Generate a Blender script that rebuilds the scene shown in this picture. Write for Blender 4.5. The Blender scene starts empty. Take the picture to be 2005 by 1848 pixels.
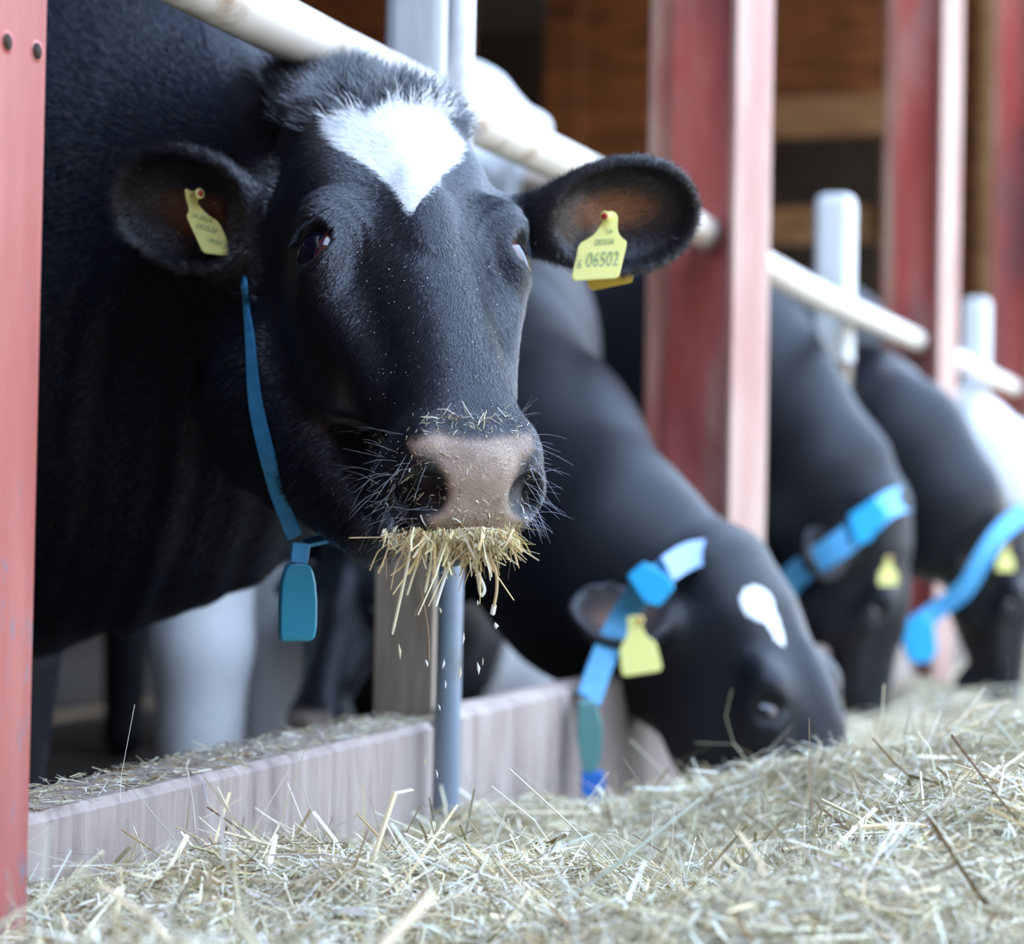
import bpy, math, random
import numpy as np
from mathutils import Vector, Matrix
from mathutils.bvhtree import BVHTree
random.seed(7)
rng = np.random.default_rng(11)
SC = bpy.context.scene
COL = SC.collection

# ------------------------------------------------------------------ camera
FPX, W, H = 4400.0, 2005, 1848
CAMZ = 0.62
ROLL, PITCH = math.radians(1.1), math.radians(0.975)
cam = bpy.data.cameras.new('camera')
cam.sensor_fit = 'HORIZONTAL'
cam.sensor_width = 36.0
cam.lens = FPX / W * 36.0
cam.clip_start, cam.clip_end = 0.05, 200
camo = bpy.data.objects.new('camera', cam)
COL.objects.link(camo)
RC = Matrix.Rotation(math.pi / 2 + PITCH, 3, 'X') @ Matrix.Rotation(ROLL, 3, 'Z')
camo.matrix_world = Matrix.Translation((0, 0, CAMZ)) @ RC.to_4x4()
cam.dof.use_dof = True
cam.dof.focus_distance = 1.97
cam.dof.aperture_fstop = 4.0
SC.camera = camo

# ------------------------------------------------------------------ light
SC.view_settings.view_transform = 'Standard'
SC.view_settings.look = 'None'
SC.view_settings.gamma = 1.0
SC.view_settings.use_curve_mapping = False
SC.view_settings.exposure = 0.0
world = bpy.data.worlds.new('sky')
SC.world = world
world.use_nodes = True
wn, wl = world.node_tree.nodes, world.node_tree.links
wn.clear()
wout = wn.new('ShaderNodeOutputWorld')
wbg = wn.new('ShaderNodeBackground')
wtc = wn.new('ShaderNodeTexCoord')
wsep = wn.new('ShaderNodeSeparateXYZ')
wrmp = wn.new('ShaderNodeValToRGB')
wl.new(wtc.outputs['Generated'], wsep.inputs[0])
wl.new(wsep.outputs['Z'], wrmp.inputs[0])
wl.new(wrmp.outputs[0], wbg.inputs[0])
wl.new(wbg.outputs[0], wout.inputs[0])
wrmp.color_ramp.elements[0].position = 0.0
wrmp.color_ramp.elements[0].color = (0.62, 0.64, 0.66, 1)
wrmp.color_ramp.elements[1].position = 0.7
wrmp.color_ramp.elements[1].color = (0.76, 1.03, 1.50, 1)
e_ = wrmp.color_ramp.elements.new(0.25)
e_.color = (0.70, 0.86, 1.08, 1)
wbg.inputs[1].default_value = 5.0

FDIR0 = RC @ Vector(((2519 - 1002.5) / FPX, (924 - 1028) / FPX, -1))
FD = Vector((FDIR0.x, FDIR0.y, 0)).normalized()      # along the feed fence, away from camera
FN = Vector((FD.y, -FD.x, 0))                        # towards the alley (camera side)
sun = bpy.data.lights.new('sun', 'SUN')
sun.energy = 26.0
sun.angle = math.radians(1.0)
sun.color = (1.0, 0.90, 0.76)
suno = bpy.data.objects.new('sun', sun)
COL.objects.link(suno)
sd = (FN * 0.80 + FD * -0.1 + Vector((0, 0, -0.85))).normalized()   # from behind the barn
suno.rotation_euler = sd.to_track_quat('-Z', 'Y').to_euler()

# ------------------------------------------------------------------ helpers
def ray(px, py):
    v = RC @ Vector(((px - 1002.5) / FPX, (924 - py) / FPX, -1))
    return v / v.y
def P(px, py, d):                                    # point seen at a pixel, d metres in front of the camera
    return Vector((0, 0, CAMZ)) + ray(px, py) * d
def PZ(px, py, z):
    r = ray(px, py)
    return Vector((0, 0, CAMZ)) + r * ((z - CAMZ) / r.z)
O0 = PZ(68, 1568, 0.37); O0.z = 0                    # a point of the fence line
def FP(s, u=0.0, z=0.0):
    return O0 + FD * s + FN * u + Vector((0, 0, z))
def s_at(px, u=0.0):                                 # position along the fence seen at pixel column px
    r = ray(px, 1028)
    a = np.array([[r.x, -FD.x], [r.y, -FD.y]])
    b = np.array([O0.x + FN.x * u, O0.y + FN.y * u])
    return float(np.linalg.solve(a, b)[1])
def su(x, y):
    dx, dy = x - O0.x, y - O0.y
    return dx * FD.x + dy * FD.y, dx * FN.x + dy * FN.y

def link(o, parent=None):
    COL.objects.link(o)
    if parent is not None: o.parent = parent
    return o
def tag(o, label=None, cat=None, group=None, kind=None):
    if label: o['label'] = label
    if cat: o['category'] = cat
    if group: o['group'] = group
    if kind: o['kind'] = kind
    return o
def empty(name, loc=(0, 0, 0)):
    o = bpy.data.objects.new(name, None)
    o.location = loc
    o.empty_display_size = 0.05
    return link(o)
def mesh_obj(name, V, Fc, mat=None, parent=None, smooth=True):
    me = bpy.data.meshes.new(name)
    me.from_pydata([tuple(v) for v in V], [], [tuple(f) for f in Fc])
    if smooth: me.polygons.foreach_set('use_smooth', [True] * len(me.polygons))
    me.update()
    if mat: me.materials.append(mat)
    o = bpy.data.objects.new(name, me)
    link(o, parent)
    if parent is not None: o.matrix_parent_inverse = Matrix.Translation(parent.location).inverted()
    return o
def np_mesh(name, V, Fc, mat=None, parent=None, smooth=True, attrs=None):
    """V (n,3), Fc (m,k) arrays -> object, quick"""
    me = bpy.data.meshes.new(name)
    V = np.ascontiguousarray(V, dtype=np.float32); Fc = np.ascontiguousarray(Fc, dtype=np.int32)
    m, k = Fc.shape
    me.vertices.add(len(V)); me.vertices.foreach_set('co', V.ravel())
    me.loops.add(m * k); me.loops.foreach_set('vertex_index', Fc.ravel())
    me.polygons.add(m)
    me.polygons.foreach_set('loop_start', np.arange(0, m * k, k, dtype=np.int32))
    me.polygons.foreach_set('use_smooth', np.full(m, smooth, dtype=bool))
    me.update(calc_edges=True)
    for an, arr in (attrs or {}).items():
        arr = np.asarray(arr, dtype=np.float32)
        if arr.ndim == 2:
            a = me.attributes.new(an, 'FLOAT_COLOR', 'POINT')
            a.data.foreach_set('color', np.ascontiguousarray(np.c_[arr, np.ones(len(arr))], dtype=np.float32).ravel())
        else:
            a = me.attributes.new(an, 'FLOAT', 'POINT')
            a.data.foreach_set('value', arr)
    if mat: me.materials.append(mat)
    o = bpy.data.objects.new(name, me)
    link(o, parent)
    if parent is not None: o.matrix_parent_inverse = Matrix.Translation(parent.location).inverted()
    return o

class NT:
    """tiny node-material builder"""
    def __init__(s, name, rough=0.6, base=(0.5, 0.5, 0.5), **kw):
        s.m = bpy.data.materials.new(name); s.m.use_nodes = True
        s.n, s.l = s.m.node_tree.nodes, s.m.node_tree.links
        s.b = s.n['Principled BSDF']
        s.b.inputs['Base Color'].default_value = (*base, 1)
        s.b.inputs['Roughness'].default_value = rough
        for k, v in kw.items():
            s.b.inputs[k.replace('_', ' ')].default_value = v
        s.tc = s.n.new('ShaderNodeTexCoord')
    def coords(s, scale=(1, 1, 1), rot=(0, 0, 0), out='Object'):
        mp = s.n.new('ShaderNodeMapping')
        mp.inputs['Scale'].default_value = scale; mp.inputs['Rotation'].default_value = rot
        s.l.new(s.tc.outputs[out], mp.inputs[0]); return mp.outputs[0]
    def noise(s, co, scale=5, detail=4, rough=0.5, dist=0):
        t = s.n.new('ShaderNodeTexNoise')
        t.inputs['Scale'].default_value = scale; t.inputs['Detail'].default_value = detail
        t.inputs['Roughness'].default_value = rough; t.inputs['Distortion'].default_value = dist
        s.l.new(co, t.inputs['Vector']); return t.outputs['Fac']
    def ramp(s, fac, stops):
        r = s.n.new('ShaderNodeValToRGB'); e = r.color_ramp.elements
        while len(e) > 1: e.remove(e[-1])
        e[0].position = stops[0][0]; e[0].color = (*stops[0][1], 1)
        for p, c in stops[1:]:
            q = e.new(p); q.color = (*c, 1)
        s.l.new(fac, r.inputs[0]); return r.outputs[0]
    def mix(s, fac, a, b, mode='MIX'):
        m = s.n.new('ShaderNodeMix'); m.data_type = 'RGBA'; m.blend_type = mode
        for sock, v in ((m.inputs[0], fac), (m.inputs[6], a), (m.inputs[7], b)):
            if hasattr(v, 'links'): s.l.new(v, sock)
            elif isinstance(v, (int, float)): sock.default_value = v
            else: sock.default_value = (*v, 1)
        return m.outputs[2]
    def math(s, op, a, b=0.0, clamp=False):
        m = s.n.new('ShaderNodeMath'); m.operation = op; m.use_clamp = clamp
        for sock, v in ((m.inputs[0], a), (m.inputs[1], b)):
            if hasattr(v, 'links'): s.l.new(v, sock)
            else: sock.default_value = v
        return m.outputs[0]
    def attr(s, name, out='Fac'):
        a = s.n.new('ShaderNodeAttribute'); a.attribute_name = name; return a.outputs[out]
    def bump(s, h, strength=0.4, dist=0.01):
        b = s.n.new('ShaderNodeBump'); b.inputs['Strength'].default_value = strength
        b.inputs['Distance'].default_value = dist
        s.l.new(h, b.inputs['Height'])
        if s.b.inputs['Normal'].links: s.l.new(s.b.inputs['Normal'].links[0].from_socket, b.inputs['Normal'])
        s.l.new(b.outputs[0], s.b.inputs['Normal'])
    def col(s, c): s.l.new(c, s.b.inputs['Base Color'])
    def rgh(s, c): s.l.new(c, s.b.inputs['Roughness'])

# ------------------------------------------------------------------ materials
def m_red():
    t = NT('red_paint', 0.5, Specular_IOR_Level=0.35)
    n1 = t.noise(t.coords((1, 1, 0.25)), 9, 6, 0.65)
    n2 = t.noise(t.coords((3, 3, 1)), 22, 5, 0.7)
    n3 = t.noise(t.coords((1, 1, 0.5)), 3.0, 3, 0.5)
    c = t.ramp(n1, [(0.3, (0.50, 0.085, 0.065)), (0.5, (0.66, 0.155, 0.125)), (0.66, (0.66, 0.33, 0.27))])
    c = t.mix(t.math('MULTIPLY', t.ramp(n3, [(0.50, (0, 0, 0)), (0.64, (1, 1, 1))]), 0.7), c, (0.20, 0.10, 0.10))
    c = t.mix(t.ramp(n2, [(0.63, (0, 0, 0)), (0.70, (1, 1, 1))]), c, (0.16, 0.13, 0.15))
    t.col(c); t.bump(n2, 0.15, 0.004); return t.m
def m_red_face():
    t = NT('faded_red_paint', 0.55, Specular_IOR_Level=0.35)
    n1 = t.noise(t.coords((2, 2, 0.3)), 12, 5, 0.6)
    n2 = t.noise(t.coords((5, 5, 1.3)), 14, 6, 0.75)
    sp = t.n.new('ShaderNodeSeparateXYZ'); t.l.new(t.tc.outputs['Object'], sp.inputs[0])
    low = t.math('SUBTRACT', 0.62, sp.outputs['Z'])
    c = t.ramp(n1, [(0.3, (0.30, 0.068, 0.052)), (0.7, (0.39, 0.125, 0.105))])
    wear = t.math('ADD', n2, t.math('MULTIPLY', low, 0.28))
    c = t.mix(t.ramp(wear, [(0.60, (0, 0, 0)), (0.67, (1, 1, 1))]), c, (0.19, 0.14, 0.17))
    t.col(c); t.bump(n2, 0.12, 0.003); return t.m
def m_galv(name='pale_painted_steel', a=(0.66, 0.63, 0.58), b=(0.30, 0.20, 0.12)):
    t = NT(name, 0.38, Specular_IOR_Level=0.5)
    n = t.noise(t.coords((1, 1, 1)), 14, 6, 0.65)
    n2 = t.noise(t.coords((1, 1, 1)), 3.2, 3, 0.6)
    c = t.ramp(t.math('MULTIPLY', t.math('ADD', n, n2), 0.5), [(0.36, b), (0.47, a), (1, a)])
    t.col(c); t.bump(n, 0.1, 0.003); return t.m
def m_wood(name, cols, scale=(1, 1, 1), rough=0.75, sc=10):
    t = NT(name, rough, Specular_IOR_Level=0.3)
    n = t.noise(t.coords(scale), sc, 6, 0.65, 0.6)
    n2 = t.noise(t.coords((1, 1, 1)), 2.3, 3, 0.5)
    f = t.math('ADD', t.math('MULTIPLY', n, 0.65), t.math('MULTIPLY', n2, 0.35))
    t.col(t.ramp(f, [(0.34, cols[0]), (0.5, cols[1]), (0.66, cols[2])]))
    t.bump(n, 0.3, 0.006); return t.m
RED, REDF = m_red(), m_red_face()
t = NT('glare_pale_red_paint', 0.5, (0.42, 0.25, 0.22))  # red paint with grazing glare put into its colour, for far front flanges
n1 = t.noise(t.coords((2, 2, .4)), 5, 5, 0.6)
t.col(t.ramp(n1, [(0.35, (0.33, 0.15, 0.125)), (0.55, (0.40, 0.26, 0.215))])); RED_GLARE = t.m
t = NT('tan_worn_paint', 0.5)
n1 = t.noise(t.coords((2, 2, .5)), 4, 5, 0.6)
t.col(t.ramp(n1, [(0.4, (0.30, 0.10, 0.08)), (0.6, (0.36, 0.24, 0.17))])); TANP = t.m
RAILM = m_galv()
PIPEM = m_galv('blue_grey_steel', (0.20, 0.25, 0.31), (0.15, 0.14, 0.13))
RAILM2 = m_galv('white_painted_steel', (0.82, 0.85, 0.88), (0.6, 0.6, 0.58))
WHITEW = m_wood('whitewashed_wood', [(0.62, 0.64, 0.64), (0.74, 0.77, 0.78), (0.82, 0.85, 0.86)], (6, 6, 0.6))
TANW = m_wood('bare_tan_wood', [(0.16, 0.115, 0.08), (0.32, 0.25, 0.185), (0.44, 0.36, 0.28)], (6, 6, 0.5))
PLANKM = m_wood('brown_plank_wood', [(0.05, 0.016, 0.004), (0.15, 0.046, 0.010), (0.27, 0.09, 0.02)], (1, 1, 5), 0.8, 3)
BEAMM = m_wood('ochre_beam_wood', [(0.13, 0.06, 0.022), (0.22, 0.115, 0.045), (0.30, 0.17, 0.08)], (1, 1, 4), 0.8, 4)
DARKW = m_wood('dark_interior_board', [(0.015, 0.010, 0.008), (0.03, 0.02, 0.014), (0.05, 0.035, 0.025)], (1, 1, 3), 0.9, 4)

def tube(name, pts, rad, mat, parent=None, seg=20, closed_ends=True):
    """swept round tube as one mesh; rad scalar or list"""
    pts = [Vector(p) for p in pts]; n = len(pts)
    rad = [rad] * n if not hasattr(rad, '__len__') else list(rad)
    V, Fc = [], []
    up = None
    for i, p in enumerate(pts):
        t = (pts[min(i + 1, n - 1)] - pts[max(i - 1, 0)]).normalized()
        if up is None:
            up = t.orthogonal().normalized()
        up = (up - t * up.dot(t)).normalized(); b = t.cross(up)
        for k in range(seg):
            a = 2 * math.pi * k / seg
            V.append(p + (up * math.cos(a) + b * math.sin(a)) * rad[i])
    for i in range(n - 1):
        for k in range(seg):
            k2 = (k + 1) % seg
            Fc.append((i * seg + k, i * seg + k2, (i + 1) * seg + k2, (i + 1) * seg + k))
    if closed_ends:
        Fc.append(tuple(range(seg))[::-1]); Fc.append(tuple((n - 1) * seg + k for k in range(seg)))
    return mesh_obj(name, V, Fc, mat, parent)

def box_fence(name, s0, s1, u0, u1, z0, z1, mat, parent=None, bev=0.004, jag=0.0):
    """bevelled board along the fence axes; extra rings along its length when jag>0 (uneven top)"""
    ns = max(1, int((s1 - s0) / 0.05)) if jag else 1
    V, Fc = [], []
    prof = [(u0 + bev, z0), (u1 - bev, z0), (u1, z0 + bev), (u1, z1 - bev), (u1 - bev, z1), (u0 + bev, z1), (u0, z1 - bev), (u0, z0 + bev)]
    R = random.Random(int(s0 * 100) + 5)
    for i in range(ns + 1):
        s = s0 + (s1 - s0) * i / ns
        dz = R.uniform(-jag, jag)
        for (u, z) in prof: V.append(FP(s, u, z + (dz if z > (z0 + z1) / 2 else 0)))
    k = len(prof)
    for i in range(ns):
        for j in range(k):
            j2 = (j + 1) % k
            Fc.append((i * k + j, (i + 1) * k + j, (i + 1) * k + j2, i * k + j2))
    Fc.append(tuple(range(k))); Fc.append(tuple(ns * k + j for j in range(k))[::-1])
    return mesh_obj(name, V, Fc, mat, parent, smooth=False)

# ------------------------------------------------------------------ setting: floor, barn shell, added light-blocking wing wall
def quad_fence(name, s0, s1, u0, u1, z, mat):
    return mesh_obj(name, [FP(s0, u0, z), FP(s1, u0, z), FP(s1, u1, z), FP(s0, u1, z)], [(0, 3, 2, 1)], mat, smooth=False)
t = NT('alley_concrete', 0.85)
t.col(t.ramp(t.noise(t.coords(), 2.5, 6, 0.6), [(0.3, (0.42, 0.36, 0.28)), (0.7, (0.60, 0.53, 0.42))]))
fl = quad_fence('floor', -8, 60, 0.0, 45, 0.0, t.m); tag(fl, kind='structure')
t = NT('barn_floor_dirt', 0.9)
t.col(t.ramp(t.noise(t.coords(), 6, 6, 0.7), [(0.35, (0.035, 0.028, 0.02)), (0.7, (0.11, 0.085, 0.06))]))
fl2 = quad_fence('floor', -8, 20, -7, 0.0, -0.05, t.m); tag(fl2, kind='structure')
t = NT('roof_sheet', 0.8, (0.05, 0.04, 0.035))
def slab(name, s0, s1, u0, u1, z0, z1, mat, kind='structure'):
    o = box_fence(name, s0, s1, u0, u1, z0, z1, mat, bev=0.01); tag(o, kind=kind); return o
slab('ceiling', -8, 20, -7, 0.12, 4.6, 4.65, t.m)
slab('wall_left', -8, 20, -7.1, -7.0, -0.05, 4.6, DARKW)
slab('wall_front_unseen', -8.1, -8, -7, 0.0, -0.05, 4.6, DARKW)
slab('wall_front_unseen', -3.6, -3.5, 0.0, 9, -0.05, 4.6, DARKW)  # added unseen wing wall, keeps sky light from behind-left off the cow
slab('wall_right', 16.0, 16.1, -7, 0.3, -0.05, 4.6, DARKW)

# ------------------------------------------------------------------ fence
S_POST = [s_at(-94, 0.09), s_at(1378), s_at(1795), s_at(1985), s_at(2085), s_at(2160)]
def steel_post(s, label, ww=0.15, rot=10.0):
    w, d, t = ww, 0.17, 0.010
    root = empty('steel_post', FP(s, 0.0, 0))
    tag(root, label, 'post', 'red steel posts of the feed fence')
    z0, z1 = 0.0, 4.6
    f = box_fence('front_flange', s - w / 2, s + w / 2, 0.075, 0.085, z0, z1, REDF if rot == 0 else RED_GLARE, root, 0.002)
    box_fence('back_flange', s - w / 2, s + w / 2, -0.085, -0.075, z0, z1, RED if rot == 0 else TANP, root, 0.002)
    wb = box_fence('web', s - 0.005, s + 0.005, -0.075, 0.075, z0, z1, RED, root, 0.001)
    Rm = Matrix.Translation(FP(s)) @ Matrix.Rotation(math.radians(rot), 4, 'Z') @ Matrix.Translation(-FP(s))
    for ch in root.children: ch.data.transform(Rm)
    if rot == 0:                                     # two bolt holes in the near flange
        for hx, hy in ((14, 82), (72, 100)):
            ry_ = ray(hx, hy); q = FP(0, 0.0851)
            k = (FN.x * q.x + FN.y * q.y) / (ry_.x * FN.x + ry_.y * FN.y); c = Vector((0, 0, CAMZ)) + ry_ * k
            o = tube('bolt_hole', [c - FN * 0.001, c + FN * 0.0008], 0.0065, DARKW, root, seg=16)
            tube('hole_rim', [c - FN * 0.001, c + FN * 0.0003], 0.0085, RED, root, seg=16)
    return root
lbls = ['near red steel post at the left edge of the picture, with bolt holes',
        'pink-edged red steel post behind the eating cow with the white forehead spot',
        'brown-red steel post between the two capped white posts',
        'blurred red steel post at the far right of the fence',
        'far red steel post beyond the right edge', 'farthest red steel post of the fence']
posts = []
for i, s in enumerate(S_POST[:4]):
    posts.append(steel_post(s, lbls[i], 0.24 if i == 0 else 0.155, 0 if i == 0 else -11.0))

# rail: one long bent tube through the post webs
rp = []
for px, dz in [(-700, 0.0), (150, 0.0), (420, -0.004), (640, -0.005), (1000, 0.0), (1290, 0.004), (1460, -0.004), (1600, -0.012), (1850, 0.0), (2005, 0.0), (2200, 0.0)]:
    rp.append((s_at(px), 1.118 + dz))
fine = []
for i in range(len(rp) - 1):
    for k in range(6):
        f = k / 6
        fine.append(FP(rp[i][0] + (rp[i + 1][0] - rp[i][0]) * f, 0.0, rp[i][1] + (rp[i + 1][1] - rp[i][1]) * f))
rail = tube('neck_rail', fine, 0.031, RAILM, seg=28)
tag(rail, 'long pale round steel neck rail running through the red posts', 'rail')

# wooden posts with whitewashed tops and steel pipe
def wood_post(s, label, ztop=1.41, w=0.085, u0=-0.115, u1=-0.035):
    root = empty('wooden_post', FP(s, -0.08, -0.05)); tag(root, label, 'post', 'capped wooden posts of the feed fence')
    zs = 1.02
    box_fence('shaft', s - w / 2, s + w / 2, u0, u1, -0.05, zs, TANW, root, 0.012)
    # white sleeve with a rounded cap
    e = 0.006; V, Fc = [], []
    rings = [(zs - 0.02, 1), (ztop - 0.035, 1), (ztop - 0.015, .96), (ztop - 0.004, .86), (ztop, .66)]
    def rr(k, z):
        out = []
        cs, cu = s, (u0 + u1) / 2
        hw, hu, r = (w / 2 + e) * k, ((u1 - u0) / 2 + e) * k, 0.02
        for (sx, sy, a0) in ((1, 1, 0), (-1, 1, 90), (-1, -1, 180), (1, -1, 270)):
            for a in (0, 30, 60, 90):
                th = math.radians(a0 + a)
                out.append(FP(cs + sx * (hw - r) + r * math.cos(th), cu + sy * (hu - r) + r * math.sin(th), z))
        return out
    for z, k in rings: V += rr(k, z)
    m = 16
    for i in range(len(rings) - 1):
        for j in range(m):
            Fc.append((i * m + j, i * m + (j + 1) % m, (i + 1) * m + (j + 1) % m, (i + 1) * m + j))
    Fc.append(tuple((len(rings) - 1) * m + j for j in range(m)))
    mesh_obj('white_sleeve', V, Fc, WHITEW, root, smooth=False)
    return root
S_WP = [s_at(812, -0.08), s_at(1622, -0.08), s_at(1903, -0.08), s_at(2012, -0.08)]
wl_ = ['tall white-topped wooden post directly behind the near cow\'s head', 'white-capped post standing right of the pink-edged red post',
       'white-capped post near the right edge, lower in the picture', 'white-capped post at the extreme right edge']
for s, l in zip(S_WP, wl_): wood_post(s, l)
sp_ = s_at(884, 0.045)
pp = empty('steel_pipe', FP(sp_, 0.045, 0))
tube('lower_tube', [FP(sp_, 0.045, z) for z in np.linspace(0.0, 1.02, 8)], 0.0155, PIPEM, pp, seg=20)
tube('white_tube', [FP(sp_, 0.045, z) for z in np.linspace(1.02, 1.95, 8)], 0.0165, RAILM2, pp, seg=20)
tag(pp, 'thin vertical steel pipe, blue-grey below and white above, beside the wooden post', 'pipe')
# kerb boards
KERBM = m_wood('weathered_kerb_wood', [(0.17, 0.13, 0.12), (0.34, 0.27, 0.235), (0.45, 0.38, 0.335)], (5, 5, 0.6), 0.7, 6)
sA, sB, sC, sD = S_POST[0] - 0.6, s_at(838), s_at(893), s_at(1140)
k1 = box_fence('kerb_board', sA, sB, -0.085, 0.012, 0.0, 0.362, KERBM, None, 0.008, 0.0004)
tag(k1, 'weathered wooden kerb board running from the near red post to the wooden post', 'board', 'kerb boards')
k2 = box_fence('kerb_board', sC, S_POST[1] - 0.02, -0.035, 0.012, 0.0, 0.372, KERBM, None, 0.014, 0.0005)
tag(k2, 'wooden kerb board right of the steel pipe, ending behind the blue collar', 'board', 'kerb boards')
k3 = box_fence('kerb_board', S_POST[1] + 0.02, 10.8, -0.035, 0.012, 0.0, 0.33, KERBM, None, 0.012, 0.0005)
tag(k3, 'far kerb board beneath the eating cows, mostly hidden behind their heads', 'board', 'kerb boards')
# brown plank partition across the barn, with openings into the dark
tb = empty('wall_back', FP(11.0, -3, -0.05)); tag(tb, kind='structure')
def u_at(px, s):                                      # sideways position on the plane at s, seen at column px
    r = ray(px, 600); q = FP(s)
    k = (q.x * FD.x + q.y * FD.y) / (r.x * FD.x + r.y * FD.y)
    p = r * k
    return su(p.x, p.y)[1], k
def z_at(py, px, s):
    r = ray(px, py); return CAMZ + r.z * u_at(px, s)[1]
SW = 11.0
uA, uB, uC, uD, uE = [u_at(p, SW)[0] for p in (912, 1066, 1500, 1722, 2300)]
zb1, zb0, zc1, zc0 = z_at(262, 1610, SW), z_at(400, 1610, SW), z_at(470, 1610, SW), z_at(640, 1610, SW)
R = random.Random(3)
hgt = 0.19
for row in range(25):
    z0 = -0.05 + row * hgt; z1 = z0 + hgt - 0.012
    if z1 > 4.6: break
    segs = [(-6.9, uA), (uB + 0.22, uC), (uD, -0.12)]
    mid = (z0 + z1) / 2
    if not (zc0 < mid < zb1): segs.append((uC + 0.01, uD - 0.01))
    for a, b in segs:
        o_ = R.uniform(-0.012, 0.012)
        box_fence('plank', SW + o_, SW + 0.03 + o_, a + 0.004, b - 0.004, z0, z1, PLANKM, tb, 0.004)
box_fence('beam', SW - 0.10, SW - 0.01, uC - 0.1, uD + 0.05, zb1 - 0.02, zb1 + 0.20, BEAMM, tb, 0.01)
box_fence('beam', SW + 0.10, SW + 0.19, uC - 0.1, uD + 0.05, zc1, zb0 + 0.0, BEAMM, tb, 0.01)
box_fence('stud', SW - 0.06, SW + 0.03, uB, uB + 0.21, -0.05, 4.6, PLANKM, tb, 0.01)
for px in (1915, 1960):
    ua = u_at(px, SW)[0]; box_fence('stud', SW - 0.07, SW - 0.01, ua, ua + 0.10, -0.05, 4.6, BEAMM, tb, 0.01)
#%%SPLIT_FEED
# ------------------------------------------------------------------ feed heap
def G(x, y, cx, cy, rx, ry, a):
    return a * np.exp(-(((x - cx) / rx) ** 2 + ((y - cy) / ry) ** 2))
def gx(px, d): return (px - 1002) / FPX * d
_ph = rng.uniform(0, 6.28, (24,)); _di = rng.uniform(0, 6.28, (24,)); _fr = rng.uniform(9, 60, (24,))
def feed_h(x, y):
    s, u = su(x, y)
    h = 0.150 + 0.105 / (1 + np.exp((y - 2.88) / 0.16))
    # rises towards the camera
    h = h + 0.045 * (1 / (1 + np.exp((y - 2.1) / 0.10)))
    h = h + G(x, y, gx(1960, 2.0), 2.0, 0.17, 0.30, 0.088) + G(x, y, gx(1930, 2.65), 2.65, 0.30, 0.35, 0.140)
    h = h + G(x, y, gx(1300, 2.75), 2.75, 0.15, 0.10, 0.052) + G(x, y, gx(1420, 2.95), 2.95, 0.12, 0.09, 0.018)
    h = h - G(x, y, gx(1350, 2.35), 2.35, 0.24, 0.15, 0.080)
    h = h - G(x, y, gx(1500, 3.9), 3.45, 0.35, 0.40, 0.045)
    h = h + G(x, y, gx(300, 2.0), 2.0, 0.14, 0.12, -0.022)
    h = h + G(x, y, gx(650, 2.25), 2.25, 0.12, 0.14, 0.018)
    h = h + G(x, y, gx(1700, 1.55), 1.55, 0.16, 0.10, 0.022)
    # falls off down the far side of the alley
    h = h * (1 / (1 + np.exp((u - 2.6) / 0.25)))
    b = 0
    for p, d, f in zip(_ph, _di, _fr):
        b = b + np.sin((x * math.cos(d) + y * math.sin(d)) * f + p) * 0.10 / f
    near = np.clip(u / 0.12, 0, 1)
    return np.maximum(h + b * near, 0.002)
t = NT('straw_litter_base', 0.9)  # base kept darker: deep shadow between the straws put into its colour
t.col(t.ramp(t.noise(t.coords(), 90, 5, 0.7), [(0.3, (0.18, 0.135, 0.07)), (0.5, (0.38, 0.31, 0.18)), (0.7, (0.65, 0.56, 0.37))]))
t.bump(t.noise(t.coords(), 140, 4, 0.7), 0.8, 0.01)
FEEDM = t.m
ns_, nu_ = 420, 150
S_ = -1.2 + 12 * (np.linspace(0, 1, ns_) ** 1.7); U_ = np.linspace(0.012, 3.4, nu_)
SS, UU = np.meshgrid(S_, U_, indexing='ij')
XX = O0.x + FD.x * SS + FN.x * UU; YY = O0.y + FD.y * SS + FN.y * UU
ZZ = feed_h(XX, YY)
idx = np.arange(ns_ * nu_).reshape(ns_, nu_)
Q = np.stack([idx[:-1, :-1], idx[1:, :-1], idx[1:, 1:], idx[:-1, 1:]], -1).reshape(-1, 4)[:, ::-1]
feed = np_mesh('feed_heap', np.stack([XX, YY, ZZ], -1).reshape(-1, 3), Q, FEEDM)
tag(feed, 'long heap of chopped pale straw feed along the fence', 'feed')

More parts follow.
